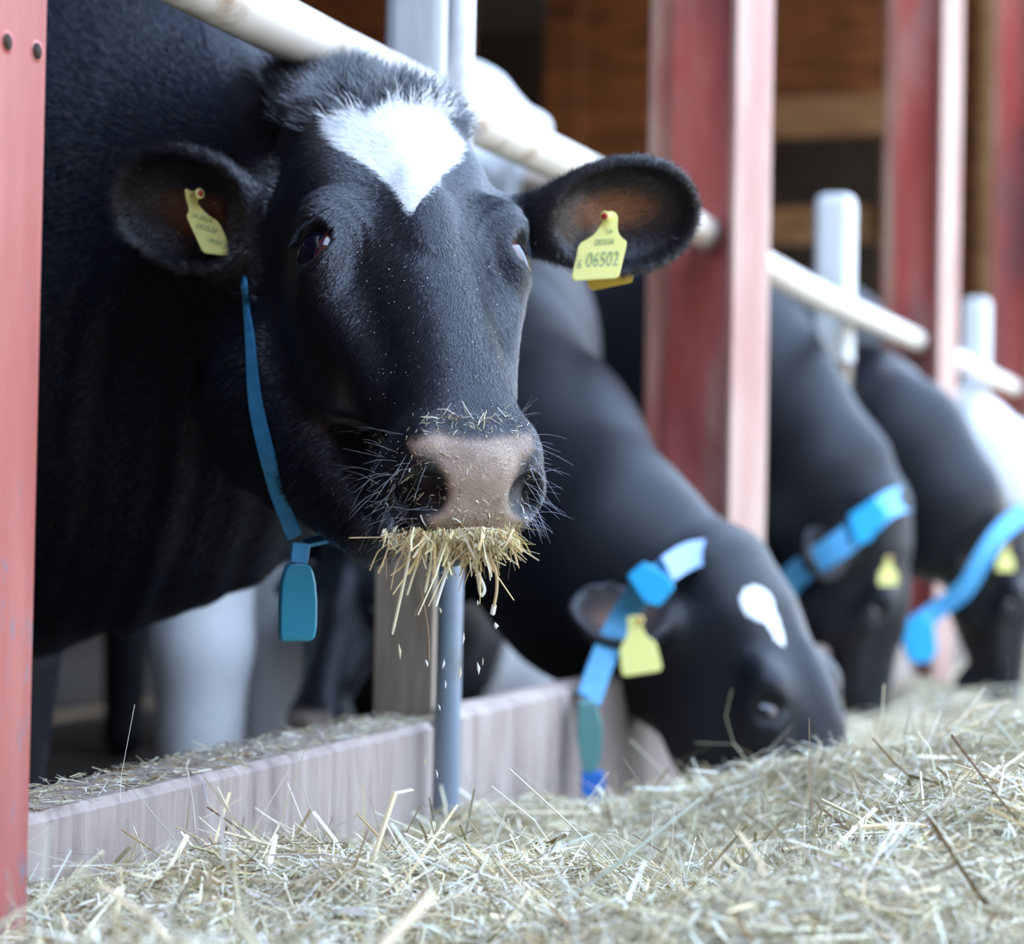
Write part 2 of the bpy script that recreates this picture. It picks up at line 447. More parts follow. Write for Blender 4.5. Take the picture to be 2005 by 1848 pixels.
t = NT('straw', 0.62, Specular_IOR_Level=0.25)
t.col(t.attr('tint', 'Color'))
STRAWM = t.m
t.b.inputs['Subsurface Weight'].default_value = 0.0
PAL = np.array([(0.76, 0.69, 0.49), (0.84, 0.80, 0.66), (0.66, 0.57, 0.36), (0.50, 0.45, 0.28), (0.88, 0.86, 0.77), (0.68, 0.52, 0.29), (0.26, 0.18, 0.09), (0.74, 0.60, 0.38)])
PW = np.array([.22, .19, .16, .12, .11, .10, .07, .06])
def straw_mesh(name, pos, dirs, length, width, tint, bend, parent=None, flat=0.35):
    """each straw: a bent three-sided stalk, 3 rings"""
    n = len(pos)
    d = dirs / np.linalg.norm(dirs, axis=1, keepdims=True)
    r = rng.normal(size=(n, 3)); a = np.cross(d, r); a /= np.linalg.norm(a, axis=1, keepdims=True) + 1e-9
    b = np.cross(d, a)
    rings = []
    for k, tt in enumerate((-0.5, 0.0, 0.5)):
        c = pos + d * (length * tt)[:, None] + a * (bend * length * (0.25 - tt * tt) * 2)[:, None]
        ww = width * (1.0, 1.0, 0.7)[k] * 0.5
        for ang in (0, 2.09, 4.19):
            rings.append(c + (a * math.cos(ang) * flat + b * math.sin(ang)) * ww[:, None])
    V = np.stack(rings, 1)                                   # n,9,3
    f = []
    for k in (0, 1):
        for j in range(3):
            f.append((k * 3 + j, k * 3 + (j + 1) % 3, k * 3 + 3 + (j + 1) % 3, k * 3 + 3 + j))
    f = np.array(f)
    Fc = (np.arange(n)[:, None, None] * 9 + f[None]).reshape(-1, 4)
    tn = np.repeat(tint, 9, axis=0)
    return np_mesh(name, V.reshape(-1, 3), Fc, STRAWM, parent, smooth=False, attrs={'tint': tn})
def tints(n):
    c = PAL[rng.choice(len(PAL), n, p=PW / PW.sum())]
    return np.clip(c * rng.uniform(0.62, 1.22, (n, 1)) + rng.normal(0, 0.015, (n, 3)), 0.01, 0.9)
def scatter(n, y0, y1, scale, upr, lift, xm=0.30, pw=2.0):
    # density ~ 1/depth^pw over the camera's view wedge and a margin around it
    q = rng.uniform(0, 1, n * 2)
    if abs(pw - 2) < 1e-6: y = 1 / (1 / y0 + q * (1 / y1 - 1 / y0))
    else: y = y0 + (y1 - y0) * q
    x = rng.uniform(-xm, xm, n * 2) * y
    s, u = su(x, y)
    ok = (u > 0.02) & (u < 3.0) & (s < 10.7)
    x, y = x[ok][:n], y[ok][:n]; m = len(x)
    z = feed_h(x, y)
    e = 0.004
    nx = -(feed_h(x + e, y) - z) / e; ny = -(feed_h(x, y + e) - z) / e
    N = np.stack([nx, ny, np.ones(m)], 1); N /= np.linalg.norm(N, axis=1, keepdims=True)
    th = rng.uniform(0, 2 * np.pi, m)
    T = np.stack([np.cos(th), np.sin(th), np.zeros(m)], 1)
    T -= N * (T * N).sum(1, keepdims=True)
    tilt = np.abs(rng.normal(0, upr, m)) * np.where(rng.uniform(size=m) < .5, 1, -1)
    D = T + N * tilt[:, None]
    L = rng.gamma(2.2, 0.0115, m) * scale + 0.006
    Wd = np.clip(rng.gamma(2.0, 0.00065, m), 0.0005, 0.0042) * scale ** 0.8
    pos = np.stack([x, y, z], 1) + N * (rng.uniform(0, lift, m))[:, None] + np.abs(tilt * L * 0.3)[:, None] * N
    return pos, D, L, Wd, tints(m), rng.normal(0, 0.25, m)
parts = [scatter(120000, 1.22, 2.9, 0.8, 0.25, 0.009), scatter(6500, 1.3, 2.9, 1.7, 0.4, 0.012), scatter(1500, 1.3, 2.9, 1.5, 1.3, 0.004),
         scatter(52000, 2.9, 5.0, 1.5, 0.2, 0.012), scatter(16000, 5.0, 11.0, 3.0, 0.2, 0.02)]
cat_ = [np.concatenate([p[i] for p in parts]) for i in range(6)]
lit = straw_mesh('straw_litter', *cat_, parent=feed)
tag(lit, kind='stuff')

# straw bits lying on top of the kerb board
nk_ = 2600
sk = rng.uniform(-0.9, s_at(850), nk_); uk = rng.uniform(-0.083, 0.008, nk_)
pk = np.stack([O0.x + FD.x * sk + FN.x * uk, O0.y + FD.y * sk + FN.y * uk, np.full(nk_, 0.3635) + rng.uniform(0, .004, nk_)], 1)
dk = np.stack([rng.normal(size=nk_), rng.normal(size=nk_), rng.normal(0, .12, nk_)], 1)
kb = straw_mesh('straw_on_kerb', pk, dk, rng.gamma(2, .006, nk_) + .003, rng.uniform(.0004, .0018, nk_), tints(nk_) * .8, rng.normal(0, .2, nk_))
tag(kb, 'loose straw bits lying on top of the nearest kerb board', 'straw', kind='stuff')
# ------------------------------------------------------------------ cows: an implicit body meshed by surface nets
def axis(segs):
    out = []
    for a, b, h in segs:
        n = max(1, int(round((b - a) / h))); out.append(np.linspace(a, b, n + 1)[:-1])
    out.append([segs[-1][1]]); return np.concatenate(out).astype(np.float32)
class Field:
    def __init__(s, ax, far=0.1):
        s.ax = ax; s.V = np.full([len(a) for a in ax], far, np.float32); s.far = far
    def sl(s, lo, hi):
        r = []
        for a, l, h in zip(s.ax, lo, hi):
            i = max(0, np.searchsorted(a, l) - 1); j = min(len(a), np.searchsorted(a, h) + 1)
            if j - i < 2: return None
            r.append(slice(i, j))
        return tuple(r)
    def grids(s, sl):
        return (s.ax[0][sl[0]][:, None, None], s.ax[1][sl[1]][None, :, None], s.ax[2][sl[2]][None, None, :])
    def add(s, lo, hi, fn, k, op='u'):
        m = s.far + 0.02 if op == 'u' else k + 0.01
        sl = s.sl([l - m for l in lo], [h + m for h in hi])
        if sl is None: return
        d = fn(*s.grids(sl)).astype(np.float32); v = s.V[sl]
        if op == 'u':
            h = np.clip(0.5 + 0.5 * (v - d) / k, 0, 1); s.V[sl] = v * (1 - h) + d * h - k * h * (1 - h)
        else:                                             # carve
            d = -d; h = np.clip(0.5 - 0.5 * (v - d) / k, 0, 1); s.V[sl] = v * (1 - h) + d * h + k * h * (1 - h)
    def ell(s, c, r, k=0.02, R=None, op='u'):
        c = np.array(c, float); r = np.array(r, float); m = r.max()
        R_ = np.eye(3) if R is None else np.array(R, float)   # rows: the ellipsoid's own axes
        def fn(x, y, z):
            x, y, z = x - c[0], y - c[1], z - c[2]
            if R is None: q = (x, y, z)
            else: q = [R_[i, 0] * x + R_[i, 1] * y + R_[i, 2] * z for i in range(3)]
            k0 = np.sqrt((q[0] / r[0]) ** 2 + (q[1] / r[1]) ** 2 + (q[2] / r[2]) ** 2)
            k1 = np.sqrt((q[0] / r[0] ** 2) ** 2 + (q[1] / r[1] ** 2) ** 2 + (q[2] / r[2] ** 2) ** 2) + 1e-6
            return k0 * (k0 - 1) / k1
        s.add(c - m, c + m, fn, k, op)
    def ell2(s, c, r, k=0.02, op='u', R=None):
        s.ell(c, r, k, R, op)
        if R is not None: R = [[-a[0], a[1], a[2]] for a in R]
        s.ell((-c[0], c[1], c[2]), r, k, R, op)
    def cone(s, a, b, ra, rb, k=0.03, side=None, sk=1.0, op='u'):
        a = np.array(a, float); b = np.array(b, float); ab = b - a; L2 = float(ab @ ab) + 1e-9
        m = max(ra, rb)
        sd_ = None if side is None else np.array(side, float) / np.linalg.norm(side)
        def fn(x, y, z):
            x, y, z = x - a[0], y - a[1], z - a[2]
            t = np.clip((x * ab[0] + y * ab[1] + z * ab[2]) / L2, 0, 1)
            x, y, z = x - t * ab[0], y - t * ab[1], z - t * ab[2]
            d2 = x * x + y * y + z * z
            if sd_ is not None:
                c = x * sd_[0] + y * sd_[1] + z * sd_[2]; d2 = d2 + (sk * sk - 1) * c * c
            r = ra + (rb - ra) * t
            d = np.sqrt(d2) - r
            return d if sd_ is None else d / (1 + (sk - 1) * 0.5)
        s.add(np.minimum(a, b) - m, np.maximum(a, b) + m, fn, k, op)
    def cone2(s, a, b, ra, rb, k=0.03, op='u'):
        s.cone(a, b, ra, rb, k, op=op); s.cone((-a[0], a[1], a[2]), (-b[0], b[1], b[2]), ra, rb, k, op=op)
    def mesh(s):
        V = s.V; I = V < 0
        c = np.zeros([d - 1 for d in V.shape], np.int8)
        for i in (0, 1):
            for j in (0, 1):
                for k in (0, 1):
                    c += I[i:V.shape[0] - 1 + i, j:V.shape[1] - 1 + j, k:V.shape[2] - 1 + k]
        act = np.argwhere((c > 0) & (c < 8)); n = len(act)
        acc = np.zeros((n, 3)); cnt = np.zeros(n)
        A = [np.asarray(a, float) for a in s.ax]
        for ax_ in range(3):
            o1, o2 = [q for q in range(3) if q != ax_]
            for p in (0, 1):
                for q in (0, 1):
                    i0 = act.copy(); i0[:, o1] += p; i0[:, o2] += q
                    i1 = i0.copy(); i1[:, ax_] += 1
                    v0 = V[tuple(i0.T)]; v1 = V[tuple(i1.T)]
                    cr = (v0 < 0) != (v1 < 0)
                    t = np.where(cr, v0 / np.where(cr, v0 - v1, 1), 0)
                    pt = np.stack([A[k][i0[:, k]] for k in range(3)], 1)
                    pt[:, ax_] += t * (A[ax_][np.minimum(i1[:, ax_], len(A[ax_]) - 1)] - A[ax_][i0[:, ax_]])
                    acc[cr] += pt[cr]; cnt[cr] += 1
        verts = acc / cnt[:, None]
        vid = np.full(c.shape, -1, np.int32); vid[tuple(act.T)] = np.arange(n)
        quads = []
        for ax_ in range(3):
            sl0 = [slice(1, -1)] * 3; sl1 = [slice(1, -1)] * 3
            sl0[ax_] = slice(0, -1); sl1[ax_] = slice(1, None)
            a, b = I[tuple(sl0)], I[tuple(sl1)]
            for flip, mask in ((0, a & ~b), (1, ~a & b)):
                e = np.argwhere(mask)
                off = [1, 1, 1]; off[ax_] = 0
                e = e + np.array(off)
                o1, o2 = (ax_ + 1) % 3, (ax_ + 2) % 3
                cs = []
                for (p, q) in ((0, 0), (1, 0), (1, 1), (0, 1)):
                    f = e.copy(); f[:, o1] -= 1 - p; f[:, o2] -= 1 - q
                    cs.append(vid[tuple(f.T)])
                qd = np.stack(cs, 1)
                if flip: qd = qd[:, ::-1]
                quads.append(qd)
        quads = np.concatenate(quads)
        quads = quads[(quads >= 0).all(1)]
        return verts, quads

def laplace(V, Q, it=2, lam=0.5):
    n = len(V); e = np.concatenate([Q[:, [0, 1]], Q[:, [1, 2]], Q[:, [2, 3]], Q[:, [3, 0]]])
    deg = np.bincount(e.ravel(), minlength=n).astype(float) + 1e-9
    for i in range(it):
        for l in (lam, -lam * 1.04):
            S = np.stack([np.bincount(e[:, 0], V[e[:, 1], k], n) + np.bincount(e[:, 1], V[e[:, 0], k], n) for k in range(3)], 1)
            V = V + l * (S / deg[:, None] - V)
    return V
def vnormals(V, Q):
    N = np.cross(V[Q[:, 2]] - V[Q[:, 0]], V[Q[:, 3]] - V[Q[:, 1]])
    out = np.stack([sum(np.bincount(Q[:, j], N[:, k], len(V)) for j in range(4)) for k in range(3)], 1)
    return out / (np.linalg.norm(out, axis=1, keepdims=True) + 1e-12)

class HeadFrame:
    def __init__(s, origin, psi, phi, roll=0.0, scale=1.0):
        psi, phi = math.radians(psi), math.radians(phi)
        z = Vector((-math.cos(phi) * math.sin(psi), math.cos(phi) * math.cos(psi), math.sin(phi)))
        x = Vector((math.cos(psi), math.sin(psi), 0)); y = z.cross(x)
        R = Matrix((x, y, z)).transposed()
        R = R @ Matrix.Rotation(math.radians(roll), 3, 'Y')
        s.R = np.array(R); s.o = np.array(origin); s.k = scale
    def loc(s, p): return (np.asarray(p, float) - s.o) @ s.R / s.k
    def wor(s, p): return (np.asarray(p, float) * s.k) @ s.R.T + s.o
    def ldir(s, d): return np.asarray(d, float) @ s.R
    def wdir(s, d): return np.asarray(d, float) @ s.R.T
def project(p):
    q = (np.asarray(p, float) - np.array([0, 0, CAMZ])) @ np.array(RC)
    return np.stack([1002.5 + FPX * q[..., 0] / -q[..., 2], 924 - FPX * q[..., 1] / -q[..., 2]], -1)

def add_head(F):
    """skull of the cow in head space: x to its left, y towards the throat, z towards the poll, origin between the eyes"""
    prof = np.array([  # z, half width, dorsal y, ventral y, exponent
        (-0.350, 0.048, -0.014, 0.020, 2.2), (-0.330, 0.060, -0.044, 0.036, 2.4), (-0.300, 0.064, -0.066, 0.042, 2.6), (-0.268, 0.062, -0.074, 0.048, 2.5),
        (-0.228, 0.058, -0.078, 0.058, 2.3), (-0.17, 0.058, -0.082, 0.082, 2.3), (-0.11, 0.064, -0.086, 0.112, 2.3),
        (-0.055, 0.080, -0.088, 0.135, 2.3), (0.0, 0.098, -0.088, 0.140, 2.4), (0.06, 0.102, -0.090, 0.130, 2.5),
        (0.12, 0.106, -0.092, 0.115, 2.4), (0.17, 0.102, -0.084, 0.10, 2.2), (0.215, 0.088, -0.062, 0.08, 2.0), (0.245, 0.045, -0.022, 0.05, 2.0)])
    def fn(x, y, z):
        zz = np.clip(z, prof[0, 0], prof[-1, 0])
        w, yd, yv, pe = [np.interp(zz, prof[:, 0], prof[:, i]).astype(np.float32) for i in (1, 2, 3, 4)]
        c, h = (yd + yv) / 2, (yv - yd) / 2
        # narrower towards the throat
        tq = np.clip((y - c) / h, -1.2, 1.2)
        w = w * (1 - 0.22 * np.clip(tq, 0, 1) ** 2)
        r = ((np.abs(x) / w) ** pe + (np.abs(y - c) / h) ** pe) ** (1 / pe)
        d = (r - 1) * np.minimum(w, h)
        ez = np.maximum(z - prof[-1, 0], prof[0, 0] - z)
        return np.where(ez > 0, np.sqrt(np.maximum(d, 0) ** 2 + ez ** 2) + np.minimum(d, 0) * 0.3, np.maximum(d, np.minimum(ez, 0)))
    F.add((-.11, -.12, -.345), (.11, .15, .22), fn, 0.02)
    F.ell((0, -.022, .212), (.086, .052, .040), .04)                 # poll
    F.ell2((.088, -.056, .014), (.028, .026, .034), .03)             # brow
    F.ell2((.092, -.036, -.020), (.027, .033, .034), .014)           # orbit
    F.ell2((.068, .062, -.015), (.034, .062, .085), .04)             # jaw muscle
    F.cone2((.080, -.010, -.060), (.054, -.008, -.185), .024, .015, .03)   # cheek crest
    F.ell((0, -.086, -.005), (.018, .010, .050), .03)                # ridge between the eyes
    F.ell2((.050, -.104, .075), (.026, .014, .035), .03, op='c')     # hollow above the eyes
    F.ell2((.082, -.098, -.095), (.030, .034, .060), .03, op='c')    # hollow beside the nose bridge
    # muzzle
    F.ell((0, -.016, -.305), (.054, .050, .040), .018)
    F.ell2((.044, -.030, -.290), (.022, .034, .034), .012)           # flare outside the nostrils
    F.ell2((.050, .006, -.285), (.030, .030, .040), .018)            # upper lip sides
    F.ell((0, .072, -.262), (.044, .036, .058), .02)                 # chin
    F.ell((0, .056, -.302), (.044, .022, .022), .012)                # lower lip
    R_ = [(0.80, -0.45, -0.40), (0.35, 0.89, -0.3), (0.49, 0.1, 0.87)]
    F.ell2((.044, -.026, -.338), (.0135, .019, .030), .006, 'c', R=R_)   # nostrils
    F.ell2((.058, -.008, -.322), (.009, .012, .018), .008, 'c')      # wing of the nostril
    F.ell((0, .034, -.335), (.070, .004, .030), .008, op='c')        # mouth line
    F.cone2((.050, .034, -.31), (.070, .055, -.225), .003, .002, .006, op='c')
    # eye opening
    E_ = [(.80, -.60, 0), (.60, .80, .0), (0, 0, 1)]
    F.ell2((.112, -.055, -.020), (.018, .0260, .0200), .004, 'c', R=E_)
    F.ell2((.106, -.044, .007), (.006, .026, .005), .006, R=[(.80, -.60, 0), (.60, .80, 0), (0, 0, 1)])   # upper lid
    F.ell2((.100, -.074, -.034), (.004, .012, .005), .005, 'c')      # inner corner
def add_ear(F, base, c, e1, e2, L, Wd, T, off=0.018, off2=0.0):
    """c centre, e1 to the tip, e2 across, opening towards e1 x e2"""
    c, e1, e2 = [np.array(v, float) for v in (c, e1, e2)]
    e1 /= np.linalg.norm(e1); e2 -= e1 * (e2 @ e1); e2 /= np.linalg.norm(e2); e3 = np.cross(e1, e2)
    R = [e1, e2, e3]
    G_ = Field(F.ax, 0.1); G_.V = None
    def fn(x, y, z):
        x, y, z = x - c[0], y - c[1], z - c[2]
        q = [r[0] * x + r[1] * y + r[2] * z for r in R]
        q0 = q[0] / L
        ww = Wd * (1 + 0.10 * q0)
        def el(q, l, w, t):
            k0 = np.sqrt((q[0] / l) ** 2 + (q[1] / w) ** 2 + (q[2] / t) ** 2)
            k1 = np.sqrt((q[0] / l ** 2) ** 2 + (q[1] / w ** 2) ** 2 + (q[2] / t ** 2) ** 2) + 1e-6
            return k0 * (k0 - 1) / k1
        bend = 0.0 * q0
        a = el((q[0], q[1], q[2] + bend), L, ww, T)
        b = el((q[0] - 0.004, q[1] - off2, q[2] - off), L - .008, ww - .008, T)
        k = 0.006; h = np.clip(0.5 - 0.5 * (a + b) / k, 0, 1)
        return a * (1 - h) + (-b) * h + k * h * (1 - h)
    m = L
    F.add(c - m, c + m, fn, 0.012)
    tipb = c - e1 * L * 0.72 - e3 * T * 0.45
    F.cone(base, tipb, .036, .026, .035)
    return R, c

def build_cow(name, hf, ears, neck, body, legs_, res=1.0, side=(0, 1, 0), nk=1.5, box=None, smooth_it=2):
    """returns mesh arrays in world space"""
    legs, extra = (legs_, []) if not isinstance(legs_, tuple) else legs_
    h1, h2, h3 = .0045 * res, .011 * res ** .5, .035
    nl = [hf.loc(p) for p, r in neck]; al = nl + [hf.loc(p) for p, r in body] + [hf.loc(p) for p, r in legs]
    lo = np.min(al, 0) - 0.5; hi = np.max(al, 0) + 0.5
    bx = box or ((-.33, .33), (-.17, .22), (-.38, .29))
    nlo = np.min(nl[:-1], 0) - .38; nhi = np.max(nl[:-1], 0) + .38
    ax = []
    for i in range(3):
        a, b = bx[i]; sg = []
        n0, n1 = min(a - .02, nlo[i]), max(b + .02, nhi[i]); l0, l1 = min(n0 - .05, lo[i]), max(n1 + .05, hi[i])
        ax.append(axis([(l0, n0, h3), (n0, a, h2), (a, b, h1), (b, n1, h2), (n1, l1, h3)]))
    F = Field(ax)
    sl_ = hf.ldir(side)
    pts = [(hf.loc(p), r / hf.k) for p, r in neck]
    for (a, ra), (b, rb) in zip(pts[:-1], pts[1:]): F.cone(a, b, ra, rb, .05, sl_, nk)
    bd = [(hf.loc(p), r / hf.k) for p, r in body]
    for (a, ra), (b, rb) in zip(bd[:-1], bd[1:]): F.cone(a, b, ra, rb, .08)
    for j in range(0, len(legs), 3):
        q = [(hf.loc(p), r / hf.k) for p, r in legs[j:j + 3]]
        for (a, ra), (b, rb) in zip(q[:-1], q[1:]): F.cone(a, b, ra, rb, .04)
        F.ell(q[2][0], (.05, .05, .05), .02)
    for a, b, ra, rb in extra: F.cone(hf.loc(a), hf.loc(b), ra, rb, .05)
    add_head(F)
    fr = []
    for e in ears: fr.append(add_ear(F, *e))
    V, Q = F.mesh()
    V = laplace(V, Q, smooth_it)
    return V, Q, fr

def poly_sd(p, poly):
    """signed distance (positive inside) to a polygon"""
    p = np.asarray(p, float); poly = np.asarray(poly, float); n = len(poly)
    d = np.full(len(p), 1e9); ins = np.zeros(len(p), bool)
    for i in range(n):
        a, b = poly[i], poly[(i + 1) % n]; e = b - a; w = p - a
        t = np.clip((w @ e) / (e @ e), 0, 1)
        d = np.minimum(d, np.linalg.norm(w - t[:, None] * e, axis=1))
        c = ((a[1] > p[:, 1]) != (b[1] > p[:, 1])) & (p[:, 0] < (b[0] - a[0]) * (p[:, 1] - a[1]) / (b[1] - a[1] + 1e-12) + a[0])
        ins ^= c
    return np.where(ins, d, -d)

def m_hide(name, bluish=(0.006, 0.007, 0.010)):
    t = NT(name, 0.5, Specular_IOR_Level=0.3)
    t.b.inputs['Sheen Weight'].default_value = 0.06
    t.b.inputs['Sheen Roughness'].default_value = 0.4
    t.b.inputs['Sheen Tint'].default_value = (0.6, 0.75, 1.0, 1)
    n = t.noise(t.coords((1, 1, 1)), 160, 4, 0.7)
    w = t.math('ADD', t.attr('white'), t.math('MULTIPLY', t.math('SUBTRACT', n, 0.5), 0.5))
    wf = t.ramp(w, [(0.47, (0, 0, 0)), (0.53, (1, 1, 1))])
    wc = t.ramp(n, [(0.3, (0.66, 0.67, 0.68)), (0.7, (0.82, 0.82, 0.82))])
    c = t.mix(wf, bluish, wc)
    padn = t.n.new('ShaderNodeTexVoronoi'); padn.feature = 'DISTANCE_TO_EDGE'; padn.inputs['Scale'].default_value = 340
    t.l.new(t.coords(), padn.inputs['Vector'])
    pad = t.attr('pad')
    n3 = t.noise(t.coords(), 30, 4, 0.6)
    c = t.mix(pad, c, t.ramp(n3, [(0.3, (0.26, 0.19, 0.15)), (0.7, (0.46, 0.345, 0.27))]))
    c = t.mix(t.attr('inner'), c, (0.30, 0.12, 0.055))
    t.col(c)
    t.bump(t.math('MULTIPLY', t.ramp(padn.outputs['Distance'], [(0.0, (0, 0, 0)), (0.12, (1, 1, 1))]), pad), 0.5, 0.0012)
    t.bump(t.noise(t.coords((1, 1, 1)), 240, 3, 0.6), 0.25, 0.002)
    t.rgh(t.math('SUBTRACT', 0.46, t.math('MULTIPLY', pad, 0.15)))
    return t.m
HIDE = m_hide('black_and_white_hide')
# ------------------------------------------------------------------ the near cow
HF = HeadFrame(P(795, 545, 2.15), 17.2, 44.0, -0.4, 0.965)
def ear_from_px(hf, tip, base, edge, dt, db, de, bl):
    """ear frame from three seen points"""
    t_, b_, e_ = P(*tip, dt), P(*base, db), P(*edge, de)
    c = (t_ + b_) / 2; e1 = (t_ - b_)
    return c, e1, e_
neck = [(HF.wor((0, .05, .10)), .115), (np.array(P(640, 520, 2.40)), .185), (np.array(P(430, 566, 2.56)), .258), (np.array(P(210, 602, 2.68)), .372), (np.array(P(30, 620, 2.80)), .43)]
b0 = P(-10, 640, 2.86)
body = [(np.array(b0), .36), (np.array(b0 - FN * 0.6 + Vector((0, 0, -.03))), .38), (np.array(b0 - FN * 1.3 + Vector((0, 0, -.02))), .37)]
def leg_pts(top, dx):
    k = top + Vector((0, 0, -0.62)); f = Vector((k.x, k.y, 0.0)) + FN * dx
    return [(np.array(top), .13), (np.array(k), .062), (np.array(f), .045)]
lt = P(-150, 1000, 2.9)
legs = leg_pts(Vector((lt.x, lt.y, .7)) + FD * .16, 0.02) + leg_pts(Vector((lt.x, lt.y, .7)) - FD * .16, 0.02)
rt = b0 - FN * 1.35
legs += leg_pts(Vector((rt.x, rt.y, .7)) + FD * .18, -0.05) + leg_pts(Vector((rt.x, rt.y, .7)) - FD * .18, -0.05)
L = HF.loc
def mk_ear(tip, base, dt, db, up, Wd, T, root, off, L_=None):
    t_, b_ = L(P(*tip, dt)), L(P(*base, db))
    c = (t_ + b_) / 2; e1 = t_ - b_; Lh = np.linalg.norm(e1) / 2
    e2 = HF.ldir(up)
    e1n = e1 / np.linalg.norm(e1); e3 = np.cross(e1n, e2)
    if (e3 @ HF.ldir((0, -1, 0))) < 0: e2 = -e2
    return (root, c, e1, e2, Lh, Wd, T, off)
ears = [mk_ear((1366, 405), (1040, 445), 2.27, 2.25, (0.10, -0.25, 1), .060, .036, (.070, .03, .120), .020),
        mk_ear((236, 375), (540, 455), 2.30, 2.24, (-0.35, -0.1, 1), .062, .036, (-.070, .03, .120), .020)]
V, Q, efr = build_cow('cow', HF, ears, neck, body, (legs, [(np.array(P(610, 800, 2.30)), np.array(P(735, 1035, 2.13)), .115, .034)]), 1.0, side=(0.15, 1, 0), nk=1.55)
N = vnormals(V, Q)
Wv = HF.wor(V); PXv = project(Wv); Nw = HF.wdir(N)
# folds of loose skin on the neck
amp = np.clip((V[:, 1] - .17) / .1, 0, 1) * np.clip((PXv[:, 0] - 60) / 100, 0, 1) * (Wv[:, 0] < 0)
uu = PXv[:, 0] + 0.22 * (PXv[:, 1] - 500) + 14 * np.sin(PXv[:, 1] / 90)
dsp = (np.sin(uu / 11.0) * 0.5 + np.sin(uu / 17.0 + 1.3) * 0.7 + np.sin(uu / 31 + .5) * 0.8) * .0022
V = V + N * (dsp * amp)[:, None]
for sx in (1, -1):                                       # skin folds around the eyes
    q = V - np.array((sx * .100, -.045, -.020)); dq = np.linalg.norm(q, axis=1)
    up = np.clip((q[:, 2] - sx * q[:, 0] * .8) / (dq + 1e-6), 0, 1) * np.exp(-((dq - .050) / .014) ** 2) * (V[:, 1] < -.01)
    V = V + N * (np.sin(dq * 2 * np.pi / .013) * .0013 * up)[:, None]
N = vnormals(V, Q); Wv = HF.wor(V)
front = V[:, 1] < 0.03
blaze = [(640, 232), (675, 222), (712, 214), (722, 236), (760, 205), (800, 210), (830, 205), (862, 215), (880, 255), (903, 285), (897, 315), (862, 345), (846, 368), (822, 395), (808, 418), (796, 410), (776, 372), (735, 335), (705, 315), (660, 285), (642, 258)]
wa = np.where(front, 0.5 + poly_sd(PXv, blaze) / 30, 0)
padp = [(800, 866), (850, 848), (940, 862), (1035, 846), (1046, 876), (1018, 905), (1004, 950), (1020, 985), (1026, 1020), (1008, 1050), (850, 1050), (828, 1000), (862, 962), (872, 930), (850, 895), (812, 888)]
pa = np.clip(0.5 + poly_sd(PXv, padp) / 22, 0, 1) * (V[:, 2] < -.2) * (V[:, 1] < .045)
for sx in (1, -1):
    pa = pa * np.clip((np.linalg.norm((V - np.array((sx * .044, -.022, -.330))) / np.array((1, 1.2, 1.2)), axis=1) - .016) / .006, 0, 1)
inn = np.zeros(len(V))
for (R_, c_), sgn in zip(efr, (1, -1)):
    q = (V - c_) @ np.array(R_).T
    lv = (N @ np.array(R_[2]))
    g = np.exp(-((q[:, 0] / .050) ** 2 + ((q[:, 1] - .005) / .022) ** 2)) * (lv > 0.2) * (np.abs(q[:, 2]) < .04)
    inn = np.maximum(inn, g * (0.8 if sgn > 0 else 0.9))
Qn = Q
cow = np_mesh('cow', Wv, Qn, HIDE, attrs={'white': np.clip(wa, 0, 1), 'pad': pa, 'inner': np.clip(inn * 1.2, 0, 1)})
tag(cow, 'black cow in sharp focus with white forehead blaze and straw in its mouth', 'cow', 'cows at the feed fence')

BV = BVHTree.FromPolygons(Wv.tolist(), Q.tolist())
def hit(px, py, off=0.0):
    """point of the near cow's skin seen at a pixel, lifted off by off"""
    rd = ray(px, py).normalized()
    h = BV.ray_cast(Vector((0, 0, CAMZ)), rd)
    if h[0] is None: return None, None
    n = h[1] if h[1].dot(rd) < 0 else -h[1]
    return h[0] + n * off, n
# ---- coat: short hairs as slim triangles lying along the skin
t = NT('coat_hair', 0.34, Specular_IOR_Level=0.75, IOR=1.55)
t.col(t.attr('tint', 'Color'))
HAIRM = t.m
def quad_sample(V, Q, wgt, n):
    A = V[Q[:, 0]]; B = V[Q[:, 1]]; C = V[Q[:, 2]]; D = V[Q[:, 3]]
    ar = np.linalg.norm(np.cross(C - A, D - B), axis=1) * 0.5 * wgt
    f = rng.choice(len(Q), n, p=ar / ar.sum())
    u, v = rng.uniform(size=(2, n, 1))
    w4 = [(1 - u) * (1 - v), u * (1 - v), u * v, (1 - u) * v]
    return f, w4
Nw2 = vnormals(Wv, Q)
toc = np.array([0, 0, CAMZ]) - Wv; toc /= np.linalg.norm(toc, axis=1, keepdims=True)
facing = (Nw2 * toc).sum(1)
Qc = Q.astype(int)
vz, vy, vx = V[:, 2], V[:, 1], V[:, 0]
earw = np.zeros(len(V), bool)
for R_, c_ in efr:
    q = (V - c_) @ np.array(R_).T
    earw |= (np.abs(q[:, 0]) < .095) & (np.abs(q[:, 1]) < .072) & (np.abs(q[:, 2]) < .045)
face = (vy < .15) & (np.abs(vx) <= .125)
vis = (facing > -.3)
bl = np.clip(wa, 0, 1)
whorl = np.array((0.0, -.09, .045))
def flow(p):
    d = p - whorl
    d[:, 1] += .10
    d[:, 0] *= 1.2
    k = np.clip((p[:, 1] - .12) / .08, 0, 1)[:, None]
    d = d / (np.linalg.norm(d, axis=1, keepdims=True) + 1e-9)
    back = HF.ldir(np.array(-FN) + np.array((0, 0, -.75)))
    return d * (1 - k) + back * k
t = NT('neck_hair', 0.45, Specular_IOR_Level=0.35); t.col(t.attr('tint', 'Color')); HAIRN = t.m
